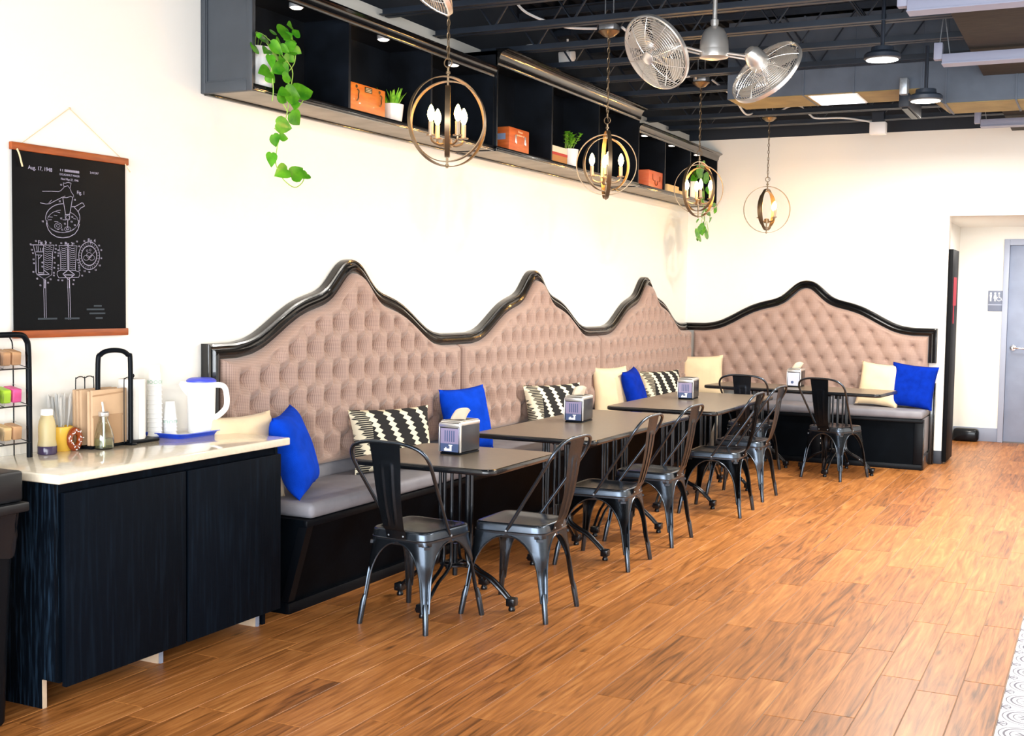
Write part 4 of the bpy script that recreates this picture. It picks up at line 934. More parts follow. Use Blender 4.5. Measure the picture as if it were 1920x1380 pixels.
# local x = width, local y = height, local z = face normal; Euler built from a basis
def pose(face, lean, roll=0):
    # face: heading angle of the face normal in plan (0 = +x), lean back in degrees
    n = Vector((math.cos(R(face)), math.sin(R(face)), 0)); z = Vector((0, 0, 1))
    nn_ = (n*math.cos(R(lean))+z*math.sin(R(lean))).normalized(); upv = (z*math.cos(R(lean))-n*math.sin(R(lean))).normalized(); x = upv.cross(nn_)
    M = Matrix(((x.x, upv.x, nn_.x), (x.y, upv.y, nn_.y), (x.z, upv.z, nn_.z))) @ Matrix.Rotation(R(roll), 3, 'Z')
    return M.to_euler()
pillow('cream pillow behind the counter end, leaning on the near headboard', 'cream', .43, .43, .13, (0.235, 4.54, .745), pose(-5, 14))
pillow('bright blue pillow against the near headboard, right beside the counter end', 'blue', .43, .42, .15, (0.300, 4.83, .75), pose(24, 18, 4))
pillow('black and cream feather print pillow on the bench behind the first table', 'feather', .56, .36, .13, (0.285, 5.77, .715), pose(-22, 12), 'lumbar_pillow')
pillow('bright blue pillow where the near and middle headboards meet', 'blue', .42, .42, .13, (0.265, 6.69, .745), pose(-14, 12, 2))
pillow('black and cream feather print pillow behind the long second table', 'feather', .58, .36, .13, (0.285, 8.02, .715), pose(-22, 12), 'lumbar_pillow')
pillow('cream pillow leaning behind a deep blue pillow at the third headboard', 'cream', .42, .42, .12, (0.200, 9.36, .745), pose(-20, 6))
pillow('deep blue pillow in front of the cream pillow at the third headboard', 'navy', .42, .40, .13, (0.330, 9.58, .735), pose(6, 18, 4))
pillow('black and cream feather print pillow behind the third table', 'feather', .56, .34, .13, (0.280, 10.43, .705), pose(-20, 14), 'lumbar_pillow')
pillow('cream pillow in the corner where the two benches meet', 'cream', .44, .43, .13, (.26, D-.24, .750), pose(-70, 14, 2))
pillow('cream pillow on the back bench beside the deep blue pillow', 'cream', .40, .42, .13, (2.00, D-.235, .745), pose(-95, 16, -4))
pillow('deep blue pillow at the right end of the back bench', 'navy', .42, .42, .13, (2.30, D-.25, .745), pose(-92, 16, -5))

# ================================================================== PENDANT LAMPS
def lamp(label, loc, yaws, baz):
    t = thing('orb_pendant_lamp', label, 'lamp', loc, 0, 'orb pendant lamps')
    c = Matrix.Identity(4)
    for rad, yaw in zip((.215, .192, .170), yaws):
        m = MB(); n = 56; hw = .0125; th = .0022; M = Matrix.Rotation(R(yaw), 4, 'Z'); rg = []
        for k in range(n):
            a = 2*PI*k/n
            rg.append([m.bm.verts.new(M @ Vector((math.cos(a)*(rad+dr), dy, math.sin(a)*(rad+dr)))) for dr, dy in ((0, -hw), (-th*2, -hw), (-th*2, hw), (0, hw))])
        for k in range(n):
            A, B = rg[k], rg[(k+1) % n]
            for j in range(4): m.bm.faces.new((A[j], A[(j+1) % 4], B[(j+1) % 4], B[j]))
        m.build('ring', 'bronze', t, ang=30)
    m = MB(); m.tube([(0, 0, .165), (0, 0, .255)], .006, 8); m.tube([(0, 0, -.221), (0, 0, -.165)], .006, 8); m.lathe([(.0, .24), (.011, .236), (.011, .226), (0, .222)], 12); m.lathe([(.0, -.20), (.01, -.205), (.01, -.215), (0, -.22)], 12)
    m.build('spindle', 'bronze', t)
    m = MB(); m.tube([(0, 0, -.17), (0, 0, -.115)], .007, 8); m.lathe([(.0, -.125), (.024, -.125), (.026, -.118), (.022, -.085), (0, -.08)], 16); 
    for k in range(4):
        a = R(baz)+k*PI/2; d = Vector((math.cos(a), math.sin(a), 0))
        m.tube(smoothpath([d*.015+Vector((0, 0, -.105)), d*.05+Vector((0, 0, -.112)), d*.085+Vector((0, 0, -.098)), d*.092+Vector((0, 0, -.075))], 4), .0055, 6)
        m.lathe([(0, -.078), (.022, -.076), (.023, -.07), (.012, -.068)], 14, Matrix.Translation(d*.092), cap=False)
    m.build('arms', 'bronze', t)
    for k in range(4):
        a = R(baz)+k*PI/2; d = Vector((math.cos(a), math.sin(a), 0))*.092
        s = MB().lathe([(.0115, -.07), (.0115, -.008), (0, -.007)], 12, Matrix.Translation(d)).build('candle_socket', 'candle', t)
        MB().lathe([(.006, -.007), (.0135, .008), (.018, .026), (.0145, .046), (.006, .066), (0, .073)], 14, Matrix.Translation(d), cap=False).build('bulb', 'bulb', s)
    # loop, chain, canopy, box
    m = MB(); m.tube([(.021*math.cos(a), 0, .278+.021*math.sin(a)) for a in [2*PI*k/16 for k in range(16)]], .0032, 6, closed=True); m.build('loop', 'bronze', t)
    zc = 3.165-loc[2]; m = MB(); z = .292; k = 0
    while z < zc-.005:
        pl = [(.0075*math.cos(a), 0, z+.019+.019*math.sin(a)) if k % 2 else (0, .0075*math.cos(a), z+.019+.019*math.sin(a)) for a in [2*PI*q/10 for q in range(10)]]
        m.tube(pl, .0022, 5, closed=True); z += .031; k += 1
    m.tube(smoothpath([(.004, .004, .27), (-.005, .003, .4), (.005, -.004, .55), (-.003, .003, zc)], 8), .0018, 5)
    m.build('chain', 'bronze', t)
    m = MB(); m.lathe([(.012, zc), (.03, zc+.006), (.062, zc+.03), (.068, zc+.036), (.068, zc+.042)], 28); m.build('canopy', 'bronze', t)
    b = MB(); b.box(-.052, .052, -.052, .052, zc+.042, zc+.085, .008); b.build('ceiling_box', 'galv', t)
    b = MB()
    for s in (-1, 1): b.tube([(s*.028, 0, zc+.085), (s*.028, 0, zc+.12)], .005, 6); b.lathe([(.010, zc+.085), (.010, zc+.095)], 6, Matrix.Translation((s*.028, 0, 0)))
    b.tube([(-.028, 0, zc+.118), (-.028, 0, zc+.3)], .004, 6); b.tube([(.028, 0, zc+.118), (.028, 0, zc+.3)], .004, 6)
    b.build('hanger_bolts', 'galv', t)
    return t
lamp('orb pendant lamp nearest the camera, largest in view, before the first shelf unit', (1.016, 5.064, 2.362), (61, 8, 119), 61)
lamp('orb pendant lamp second from the camera, hanging before the middle shelf unit', (1.008, 7.136, 2.371), (118, 20, 55), 28)
lamp('orb pendant lamp third from the camera, in front of the far trailing plant', (1.003, 9.088, 2.383), (75, 25, 150), 27)
lamp('orb pendant lamp farthest from the camera, before the plain cream back wall', (1.042, 11.058, 2.363), (25, 88, 78), 64)
# ================================================================== CEILING FANS
def fan(label, loc, rz, headA, headB):
    t = thing('twin_head_fan', label, 'ceiling fan', loc, rz, 'twin head ceiling fans')
    m = MB(); m.lathe([(.0, -.075), (.045, -.074), (.078, -.066), (.080, -.03), (.079, -.026), (.079, -.022), (.076, .02), (.066, .058), (.05, .085), (.03, .098), (.02, .10), (.02, .115), (.013, .117)], 32); m.build('motor_housing', 'nickel', t)
    m = MB(); m.tube([(0, 0, .11), (0, 0, .62)], .0125, 12); m.lathe([(.022, .112), (.022, .135), (.015, .14)], 16); m.build('downrod', 'nickel', t)
    m = MB(); m.lathe([(.02, .30), (.05, .315), (.06, .345), (.06, .36)], 20); m.build('canopy', 'nickel', t)
    for hp, ax in (headA, headB):
        hp, ax = Vector(hp), Vector(ax).normalized()
        d = Vector((hp.x, hp.y, 0)).normalized(); n = Vector((-d.y, d.x, 0)); e = hp-ax*.10
        m = MB()
        for s in (-1, 1): m.tube([d*.05+n*s*.030+Vector((0, 0, -.045)), e+n*s*.040], .0075, 8)
        m.tube([e+n*.05, e-n*.05], .008, 8)
        m.build('arm', 'nickel', t)
        xx = ax.orthogonal().normalized(); yy = ax.cross(xx); F = Matrix(((xx.x, yy.x, ax.x, hp.x), (xx.y, yy.y, ax.y, hp.y), (xx.z, yy.z, ax.z, hp.z), (0, 0, 0, 1)))
        hm = MB().lathe([(0, -.175), (.028, -.170), (.045, -.15), (.055, -.11), (.056, -.06), (.05, -.045), (0, -.044)], 24, F).build('head_motor', 'nickel', t)
        cg = MB(); RR = .208
        for k in range(17):
            r = .036+(RR-.036)*k/16; q = (r/RR)
            for sg, zz in ((1, .062), (-1, .055)):
                z = sg*(zz*(1-q**2.6)+.012)
                cg.tube([F @ Vector((r*math.cos(a), r*math.sin(a), z)) for a in [2*PI*j/36 for j in range(36)]], .0017, 4, closed=True)
        for k in range(10):
            a = 2*PI*k/10
            for sg, zz in ((1, .062), (-1, .055)):
                cg.tube([F @ Vector((r*math.cos(a), r*math.sin(a), sg*(zz*(1-(r/RR)**2.6)+.013))) for r in (.02, .06, .10, .14, .175, .2, RR)], .0022, 5)
        cg.lathe([(RR, -.014), (RR+.007, -.010), (RR+.007, .010), (RR, .014), (RR-.003, 0), (RR, -.014)], 48, F, cap=False)
        cg.build('cage', 'nickel', hm)
        MB().lathe([(0, .086), (.02, .084), (.036, .078), (.038, .072), (0, .07)], 20, F).build('front_cap', 'nickel', hm)
        bl = MB()
        for k in range(4):
            a0 = k*PI/2
            def f(u, v, a0=a0):
                r = .03+.155*u; a = a0+(v-.5)*(.75+.35*u); return F @ Vector((r*math.cos(a), r*math.sin(a), .034*(v-.5)*(1-.2*u)+.002))
            bl.grid(f, 8, 6)
        bl.tube([F @ Vector((0, 0, -.044)), F @ Vector((0, 0, .07))], .012, 8)
        bl.build('blades', 'nickel', hm, solid=.0012)
    return t
f0 = fan('brushed nickel twin head ceiling fan hanging in the middle of the ceiling', (1.92, 6.39, 2.905), 0, ((-.28, -.14, -.042), (-.42, -.813, -.60)), ((.26, .12, -.14), (.39, .696, -.593)))
dup(f0, (1.44, 4.55, 3.07), R(150), 'brushed nickel twin head ceiling fan above the nearest lamp, cut off by the photo top')


# ================================================================== SHELF THINGS
SH = 2.4995
def leaf_mesh(mb, base, tip, w, nrm, cup=.12):
    base, tip = Vector(base), Vector(tip); d = tip-base; L = d.length; d.normalize()
    n = (Vector(nrm)-d*d.dot(Vector(nrm))).normalized(); s = d.cross(n); V = []
    prof_ = [(0, .0), (-.06, .22), (0.03, .40), (.2, .5), (.4, .47), (.6, .36), (.8, .19), (.93, .07), (1, 0)]
    for t_, q in prof_:
        row = []
        for k in (-1, -.5, 0, .5, 1):
            tt = t_ if abs(k) > .4 or t_ >= 0 else 0.0
            row.append(mb.bm.verts.new(base+d*(L*tt)+s*(k*q*w)+n*(cup*w*abs(k)*q*1.4-.10*L*tt*tt)))
        V.append(row)
    for A, B in zip(V, V[1:]):
        for k in range(4): mb.bm.faces.new((A[k], A[k+1], B[k+1], B[k]))
def pothos(label, loc, potr, poth, leaves, vines, wl, xout, seed):
    t = thing('trailing_pothos', label, 'plant', loc); rg = random.Random(seed); lx, ly, lz = loc
    MB().lathe([(0, 0), (potr*.86, 0), (potr*.9, .006), (potr, poth), (potr*.92, poth), (potr*.90, poth-.02), (0, poth-.02)], 28, cap=False).build('pot', 'pot', t)
    MB().lathe([(potr*.9, poth-.019), (0, poth-.012)], 20, cap=False).build('soil', 'soil', t)
    for i, (y0, z0, y1, z1) in enumerate(leaves):
        m = MB(); hang = z0 < SH-.02
        x = xout+(rg.uniform(-.004, .012) if hang else rg.uniform(-.03, .03))
        # leaves inside the cubby sit behind its front; keep their height over the shelf at that depth
        b = Vector((x-lx, y0-ly, z0-lz)); e = Vector((x+rg.uniform(-.02, .03)-lx, y1-ly, z1-lz))
        L = (e-b).length
        leaf_mesh(m, b, e, L*rg.uniform(.62, .78)+.008, (1, rg.uniform(-1.1, -.5), rg.uniform(-.2, .5)))
        o = m.build('leaf', 'leaf', t, merge=.00001, ang=80)
    for v in vines:
        m = MB(); m.tube(smoothpath([(xout-.006-lx, y-ly, z-lz) for y, z in v], 4), .0026, 5); m.build('vine', 'vine', t)
    # stems from the pot over the front edge
    m = MB()
    for k in range(7):
        y, z = vines[0][0]; m.tube(smoothpath([(0, rg.uniform(-.03, .03), poth-.03), (rg.uniform(.0, .06), rg.uniform(-.06, .06), poth+.07), (xout-.03-lx, (y-ly)*.8+rg.uniform(-.08, .05), z-lz+.10), (xout-.006-lx, y-ly, z-lz)], 5), .0022, 5)
    m.build('vine', 'vine', t)
    return t
LEAF1= [(4.735, 2.799, 4.68, 2.797), (4.62, 2.739, 4.718, 2.79), (4.562, 2.731, 4.601, 2.752), (4.494, 2.695, 4.582, 2.719), (4.477, 2.715, 4.488, 2.694), (4.477, 2.646, 4.544, 2.673), (4.544, 2.682, 4.615, 2.642), (4.613, 2.707, 4.674, 2.698), (4.733, 2.754, 4.779, 2.792), (4.753, 2.753, 4.795, 2.73), (4.733, 2.685, 4.806, 2.731), (4.763, 2.703, 4.809, 2.684), (4.635, 2.687, 4.682, 2.666), (4.679, 2.649, 4.746, 2.609), (4.723, 2.674, 4.776, 2.638), (4.674, 2.611, 4.724, 2.563), (4.553, 2.631, 4.544, 2.568), (4.592, 2.562, 4.497, 2.545), (4.672, 2.6, 4.592, 2.562), (4.582, 2.548, 4.628, 2.516), (4.635, 2.545, 4.706, 2.542), (4.685, 2.485, 4.611, 2.462), (4.643, 2.468, 4.715, 2.437), (4.68, 2.475, 4.801, 2.476), (4.797, 2.496, 4.93, 2.533), (4.755, 2.451, 4.718, 2.406), (4.733, 2.393, 4.823, 2.343), (4.609, 2.325, 4.707, 2.314), (4.607, 2.274, 4.644, 2.218), (4.641, 2.267, 4.688, 2.265), (4.588, 2.186, 4.57, 2.118), (4.704, 2.121, 4.618, 2.084), (4.749, 2.087, 4.844, 2.147), (4.862, 2.115, 4.806, 2.09), (4.659, 2.73, 4.708, 2.761), (4.688, 2.691, 4.733, 2.721), (4.587, 2.666, 4.534, 2.639), (4.654, 2.638, 4.616, 2.61), (4.718, 2.709, 4.763, 2.739)]
VINE1= [[(4.729, 2.561), (4.724, 2.494), (4.734, 2.466), (4.72, 2.397), (4.7, 2.34), (4.671, 2.282), (4.642, 2.219), (4.632, 2.146), (4.652, 2.112), (4.697, 2.069), (4.777, 2.042), (4.839, 2.069), (4.86, 2.102)], [(4.784, 2.679), (4.774, 2.635), (4.734, 2.592)], [(4.674, 2.659), (4.756, 2.602), (4.752, 2.535), (4.737, 2.508), (4.729, 2.561)], [(4.867, 2.504), (4.847, 2.47), (4.78, 2.409), (4.72, 2.397)], [(4.587, 2.625), (4.606, 2.529), (4.611, 2.47), (4.602, 2.428)], [(4.645, 2.47), (4.72, 2.397)], [(4.598, 2.167), (4.632, 2.14)], [(4.622, 2.306), (4.661, 2.287)]]
LEAF2= [(11.242, 2.797, 11.455, 2.794), (11.119, 2.747, 11.313, 2.718), (11.31, 2.765, 11.46, 2.732), (11.155, 2.693, 11.064, 2.651), (11.347, 2.711, 11.513, 2.697), (11.382, 2.676, 11.474, 2.762), (11.249, 2.711, 11.151, 2.74), (11.391, 2.569, 11.486, 2.626), (11.376, 2.549, 11.479, 2.508), (11.414, 2.493, 11.367, 2.46), (11.722, 2.447, 11.842, 2.471), (11.741, 2.428, 11.71, 2.381), (11.31, 2.359, 11.41, 2.342), (11.441, 2.368, 11.572, 2.397), (11.155, 2.291, 11.19, 2.255), (11.381, 2.296, 11.53, 2.29), (11.578, 2.328, 11.633, 2.282), (11.239, 2.234, 11.358, 2.168), (11.321, 2.224, 11.393, 2.145), (11.402, 2.234, 11.552, 2.237), (11.44, 2.172, 11.566, 2.144), (11.141, 2.145, 11.329, 2.122), (11.2, 2.121, 11.229, 2.082), (11.292, 2.184, 11.328, 2.142)]
VINE2= [[(11.316, 2.689), (11.407, 2.571), (11.399, 2.473), (11.377, 2.344), (11.319, 2.243), (11.264, 2.124)], [(11.399, 2.473), (11.602, 2.438), (11.612, 2.32)], [(11.513, 2.294), (11.572, 2.199), (11.525, 2.157)], [(11.737, 2.468), (11.743, 2.398)]]
pothos('trailing pothos in a tall white pot at the near end of the wall shelf', (.205, 4.645, SH), .085, .19, LEAF1, VINE1, .6, .338, 5)
pothos('trailing pothos at the far end of the wall shelf, behind the third pendant lamp', (.20, 11.30, SH), .085, .17, LEAF2, VINE2, .6, .335, 9)
# orange wooden box with clasps and a label plate
t = thing('wooden_box', 'bright orange varnished wooden box with clasps and a dark label plate', 'box', (.12, 5.52, SH))
MB().box(-.09, .148, -.178, .172, 0, .150, .004).build('box_body', 'orangewood', t)
MB().box(.148, .1505, -.035, .037, .112, .142, .001).build('label_plate', 'brass', t)
m = MB(); 
for i in range(3): m.box(.1505, .151, -.026, .028, .118+i*.008, .121+i*.008)
m.build('plate_lines', 'cord', t, smooth=False)
for y in (-.11, .115):
    m = MB(); m.tube(smoothpath([(.151, y, .118), (.158, y+.006, .108), (.156, y+.004, .09), (.158, y, .068), (.151, y-.004, .055)], 4), .0035, 6); m.lathe([(0, .004), (.008, .003), (.009, 0)], 10, frame((.149, y-.005, .132), (0, 1, 0), (0, 0, 1)), cap=False); m.build('clasp', 'brass', t)
# grassy plant in white pot
def potplant(name, label, loc, r0, r1, h, kind, seed, hh):
    t = thing(name, label, 'plant', loc); rg = random.Random(seed)
    MB().lathe([(0, 0), (r0*.96, 0), (r0, .005), (r1, h), (r1*.93, h), (r1*.92, h-.012), (0, h-.012)], 28, cap=False).build('pot', 'pot', t)
    MB().lathe([(r1*.92, h-.011), (0, h-.008)], 18, cap=False).build('soil', 'soil', t)
    if kind == 'grass':
        for k in range(34):
            a = rg.uniform(0, 2*PI); rr = rg.uniform(0, r1*.75); lean = .3+.9*rr/r1; L = hh*rg.uniform(.75, 1.05)
            p = Vector((rr*math.cos(a), rr*math.sin(a), h-.01)); d = Vector((math.cos(a)*lean*.55, math.sin(a)*lean*.55, 1)).normalized()
            s = d.cross(Vector((math.cos(a), math.sin(a), .2))).normalized(); n_ = s.cross(d); m = MB(); V = []
            for q, w in ((0, .0085), (.3, .009), (.65, .006), (1, .0006)):
                c = p+d*L*q+Vector((math.cos(a), math.sin(a), -.2))*(.02*q*q); V.append([m.bm.verts.new(c-s*w), m.bm.verts.new(c+n_*w*.5), m.bm.verts.new(c+s*w)])
            for A, B in zip(V, V[1:]):
                for j in range(2): m.bm.faces.new((A[j], A[j+1], B[j+1], B[j]))
            m.build('leaf', 'grass', t, ang=80)
    else:
        m = MB()
        st = []
        for k in range(13):
            a = rg.uniform(0, 2*PI); L = hh*rg.uniform(.55, 1.); p = Vector((rg.uniform(-.03, .03), rg.uniform(-.03, .03), h-.012)); e = p+Vector((math.cos(a)*.09*rg.random(), math.sin(a)*.11*rg.random(), L)); st.append((p, e)); m.tube([p, (p+e)/2+Vector((0, 0, .01)), e], .002, 5)
        m.build('stems', 'vine', t)
        for p, e in st:
            for q in (.45, .6, .72, .84, .94, 1.0):
                for s in (-1, 1):
                    a = rg.uniform(0, 2*PI); b = p+(e-p)*q; d = Vector((math.cos(a), math.sin(a), .5)).normalized(); m = MB(); leaf_mesh(m, b, b+d*rg.uniform(.022, .034), .022, (0, 0, 1)); m.build('leaf', 'grass', t, ang=80)
    return t
potplant('potted_succulent', 'spiky green succulent in a white pot beside the bright orange box', (.205, 5.865, SH), .055, .066, .105, 'grass', 4, .105)
t = thing('wooden_box', 'rust brown wooden case with pale lettering and two hasps', 'box', (.13, 7.365, SH))
MB().box(-.10, .148, -.15, .158, 0, .160, .005).build('box_body', 'redwood', t)
MB().box(.1, .149, -.152, -.148, .0, .16, .001).build('corner_seam', 'ink', t, smooth=False) if False else None
MB().box(.02, .12, -.1515, -.149, .075, .115).build('side_label', 'labelblue', t, smooth=False)
for y in (-.055, .09):
    m = MB(); m.box(.148, .154, y-.009, y+.009, .06, .115, .002); m.box(.154, .158, y-.005, y+.005, .055, .085, .001); m.build('hasp', 'nickel', t)
m = text_mesh('lettering', 'Boston', .024, 'ink', t, frame((.1487, .02, .139), (0, 1, 0), (0, 0, 1)), .0004)
m = MB(); rg = random.Random(6)
for i in range(11): m.box(.1482, .1489, -.035+i*.0105, -.035+i*.0105+rg.uniform(.004, .008), .108+rg.uniform(0, .004), .116+rg.uniform(0, .006))
m.build('worn_lettering', 'ink', t, smooth=False)
# second pot with round leaves plus a low stack of books
potplant('potted_houseplant', 'small leafy green plant in a white pot beside the book stack', (.235, 8.30, SH), .062, .075, .13, 'round', 8, .15)
for i, (mm, h0, h1, dy, lab) in enumerate((('booktan', 0, .052, 0, 'tan box lowest under the red book on the shelf'), ('bookred', .0525, .072, .004, 'red book in the stack beside the white plant pot'), ('bookpaper', .0725, .115, -.006, 'pale book on top of the red book on the shelf'))):
    t = thing('book', lab, 'book', (.20, 8.02+dy, SH+h0)); hh = h1-h0
    MB().box(-.085, .085, -.155, .13, .003, hh-.003).build('pages', 'bookpaper' if i else 'booktan', t, smooth=False)
    c = MB(); c.box(-.09, .09, -.158, .134, 0, .003); c.box(-.09, .09, -.158, .134, hh-.003, hh); c.box(.086, .09, -.158, .134, .003, hh-.003); c.build('cover', mm, t, smooth=False)
t = thing('wooden_box', 'salmon red wooden box with a brown stencil, on the far shelf unit', 'box', (.13, 10.135, SH))
MB().box(-.10, .150, -.185, .178, 0, .148, .004).build('box_body', 'salmonwood', t)
m = MB(); m.tube(smoothpath([(.1508, -.095, .118), (.1508, -.09, .075), (.1508, -.06, .062), (.1508, -.03, .06)], 4), .0055, 5, flat=(1, .3)); m.tube(smoothpath([(.1508, .10, .11), (.1508, .095, .07), (.1508, .06, .062), (.1508, .03, .06)], 4), .0055, 5, flat=(1, .3))
m.tube(smoothpath([(.1508, -.03, .065), (.1508, -.03, .038), (.1508, 0, .022), (.1508, .03, .038), (.1508, .03, .065)], 4), .006, 5, flat=(1, .3)); m.build('stencil', 'inkbrown', t)
for i, (y0, y1, h, lab) in enumerate(((10.40, 10.72, .062, 'longer pale wooden block next to the salmon red box'), (10.735, 10.95, .03, 'low pale wooden block beyond the longer block'))):
    o = MB().box(-.07, .08, 0, y1-y0, 0, h, .003).build('wooden_block', 'blockwood'); o.location = (.22, y0, SH); tag(o, lab, 'block')
# ================================================================== COUNTER THINGS
CT = .875
# blue tray
t = thing('serving_tray', 'royal blue plastic tray under the white pitcher', 'tray', (.075, 4.27, CT))
m = MB(); rg_ = []
def rr(hx, hy, r, z):
    o = []
    for cx, cy, a0 in ((hx-r, hy-r, 0), (-hx+r, hy-r, 90), (-hx+r, -hy+r, 180), (hx-r, -hy+r, 270)):
        for k in range(5): a = R(a0+22.5*k); o.append((cx+r*math.cos(a), cy+r*math.sin(a), z))
    return o
for hx, hy, r, z in ((.125, .142, .03, .002), (.135, .152, .03, .02), (.146, .163, .034, .021), (.147, .164, .034, .018), (.139, .156, .03, .016), (.129, .146, .03, 0)): rg_.append([m.bm.verts.new(p) for p in rr(hx, hy, r, z)])
m.bm.faces.new(rg_[0]); m.bm.faces.new(rg_[-1][::-1])
for A, B in zip(rg_, rg_[1:]):
    for k in range(len(A)): m.bm.faces.new((A[k], A[(k+1) % len(A)], B[(k+1) % len(A)], B[k]))
m.build('tray_body', 'traylue', t)
o = MB().box(-.08, .09, -.10, .10, 0, .002).build('tray_liner', 'paper', t, smooth=False); o.location = (.01, .02, .0025)
# pitcher
t = thing('pitcher', 'white plastic pitcher with blue lid standing on the blue tray', 'pitcher', (.128, 4.345, CT+.0045), R(28))
MB().lathe([(0, 0), (.058, 0), (.061, .004), (.062, .05), (.064, .15), (.066, .235), (.064, .238), (0, .238)], 36, cap=False).build('pitcher_body', 'white', t)
m = MB(); V = []
for z, w, L in ((.150+.02, .004, .004), (.195, .020, .026), (.222, .028, .040), (.238, .022, .030)): V.append([m.bm.verts.new((-.058, w, z)), m.bm.verts.new((-.064-L, 0, z)), m.bm.verts.new((-.058, -w, z))])
for A, B in zip(V, V[1:]):
    for j in range(2): m.bm.faces.new((A[j], A[j+1], B[j+1], B[j]))
m.bm.faces.new(V[-1]); m.bm.faces.new(V[0][::-1]); m.build('spout', 'white', t, ang=20)
MB().tube(smoothpath([(.058, 0, .222), (.095, 0, .220), (.112, 0, .20), (.118, 0, .15), (.112, 0, .115), (.085, 0, .085), (.058, 0, .068)], 5), .0105, 10, flat=(1.25, .8)).build('handle', 'white', t)
MB().lathe([(0, .256), (.045, .255), (.060, .250), (.068, .243), (.068, .236), (0, .236)], 36, cap=False).build('lid', 'lid', t)
# cup stacks
def cups(label, loc, r0, r1, n, step, hc, band, tz=0):
    t = thing('cup_stack', label, 'cups', loc)
    for k in range(n):
        m = MB(); m.lathe([(r1+.002, 0), (r1+.0025, .003), (r1, .006), (r0, hc), (0, hc)], 24, cap=False); o = m.build('paper_cup', 'white', t); o.location = (0, 0, k*step)
    z = band; rr_ = r1+(r0-r1)*((z-(n-1)*step)/hc if z > (n-1)*step else .1)
    for k in range(9):
        a = 2*PI*k/9; m = MB(); m.lathe([(.006, 0), (.009, 0), (.009, .001), (.006, .001)], 10, frame(((rr_+.001)*math.cos(a), (rr_+.001)*math.sin(a), z), (-math.sin(a), math.cos(a), 0), (0, 0, 1)), cap=False); m.build('printed_motif', 'green', t)
cups('tall stack of white paper cups behind the blue tray corner', (-.0+.045, 4.13, CT+.004), .022, .031, 12, .0205, .098, .245)
cups('short stack of small white paper cups on the blue tray', (.07, 4.20, CT+.0045), .021, .030, 5, .017, .085, .06)
# paper towel holder
t = thing('paper_towel_holder', 'white paper towel roll upright on a black holder', 'paper towel holder', (.085, 3.945, CT))
MB().box(-.078, .078, -.082, .088, 0, .014, .004).build('base', 'blackpl', t)
MB().lathe([(.0, .0141), (.056, .0141), (.057, .02), (.057, .27), (.055, .275), (.018, .275), (.018, .26), (0, .26)], 36, cap=False).build('towel_roll', 'paper', t)
m = MB(); m.tube([(0, 0, .0), (0, 0, .285)], .008, 10); m.lathe([(0, .298), (.010, .295), (.013, .287), (.009, .281)], 14, cap=False); m.build('post', 'blackpl', t)
m = MB(); m.box(.056, .0575, -.02, .01, .015, .27); m.build('loose_sheet', 'paper', t, smooth=False)
# bag holder: black arch of tube, wire loops, stack of kraft bags
t = thing('bag_holder', 'black tube and wire holder full of brown paper bags', 'bag holder', (.085, 3.78, CT))
m = MB(); m.tube(smoothpath([(.076, .078, .005), (.076, .078, .35), (.072, .068, .385), (.062, .04, .403), (.045, -.01, .405), (.032, -.045, .39), (.027, -.057, .35), (.027, -.057, .10)], 5), .0105, 10); m.box(.05, .10, .06, .095, 0, .008, .003); m.build('arch_frame', 'blackpl', t)
m = MB(); m.lathe([(.0, 0), (.05, 0), (.052, .006), (.04, .016), (0, .02)], 24, Matrix.Translation((.02, -.06, 0)), cap=False); m.box(-.09, .06, -.13, .125, 0, .012, .003); m.build('base', 'blackpl', t)
m = MB()
for x, y in ((-.05, -.105), (-.05, -.055), (.072, .045)):
    zt = .295 if y < 0 else .29
    m.tube(smoothpath([(x, y, .012), (x, y, zt-.03), (x, y+.006, zt-.006), (x, y+.025, zt), (x, y+.044, zt-.006), (x, y+.05, zt-.03), (x, y+.05, .012)], 4), .0022, 6)
m.build('wire_loops', 'steelblack', t)
for k in range(5):
    x = -.034+k*.015+(.024 if k > 2 else 0); b = MB().box(x, x+.0135, -.14+.004*k, .07, .014, .245-.004*(k % 2), .003).build('paper_bag', 'kraft', t)
m = MB(); m.obox((.0645, -.04, .075), (.001, 0, 0), (0, .08, .0), (0, 0, .06)); m.obox((.0647, -.04, .135), (.0012, 0, 0), (0, .085, 0), (0, 0, .004)); m.obox((.0647, -.04, .225), (.0012, 0, 0), (0, .085, .004), (0, 0, .003)); m.build('bag_folds', mat('kraft_fold', '#ad8a68', .8), t, smooth=False)
# small syrup bottle with pourer
t = thing('oil_bottle', 'small clear glass bottle with metal pourer and pale liquid', 'bottle', (.165, 3.70, CT))
MB().lathe([(0, 0), (.036, 0), (.040, .004), (.042, .03), (.040, .055), (.030, .09), (.019, .118), (.017, .135), (.019, .138), (.0165, .138), (.0145, .12), (.028, .088), (.038, .055), (.040, .03), (.037, .006), (0, .005)], 32, cap=False).build('glass_body', 'glass', t)
MB().lathe([(0, .0055), (.0365, .0065), (.0392, .03), (.0385, .045), (0, .045)], 28, cap=False).build('liquid', 'oil', t)
m = MB(); m.lathe([(0, .136), (.02, .136), (.022, .14), (.022, .152), (.018, .156), (0, .156)], 20, cap=False); m.tube([(0, 0, .01), (0, 0, .156)], .006, 10); m.tube([(0, 0, .15), (-.003, -.004, .196)], [.0055, .0042], 8); m.build('pourer', 'nickel', t)
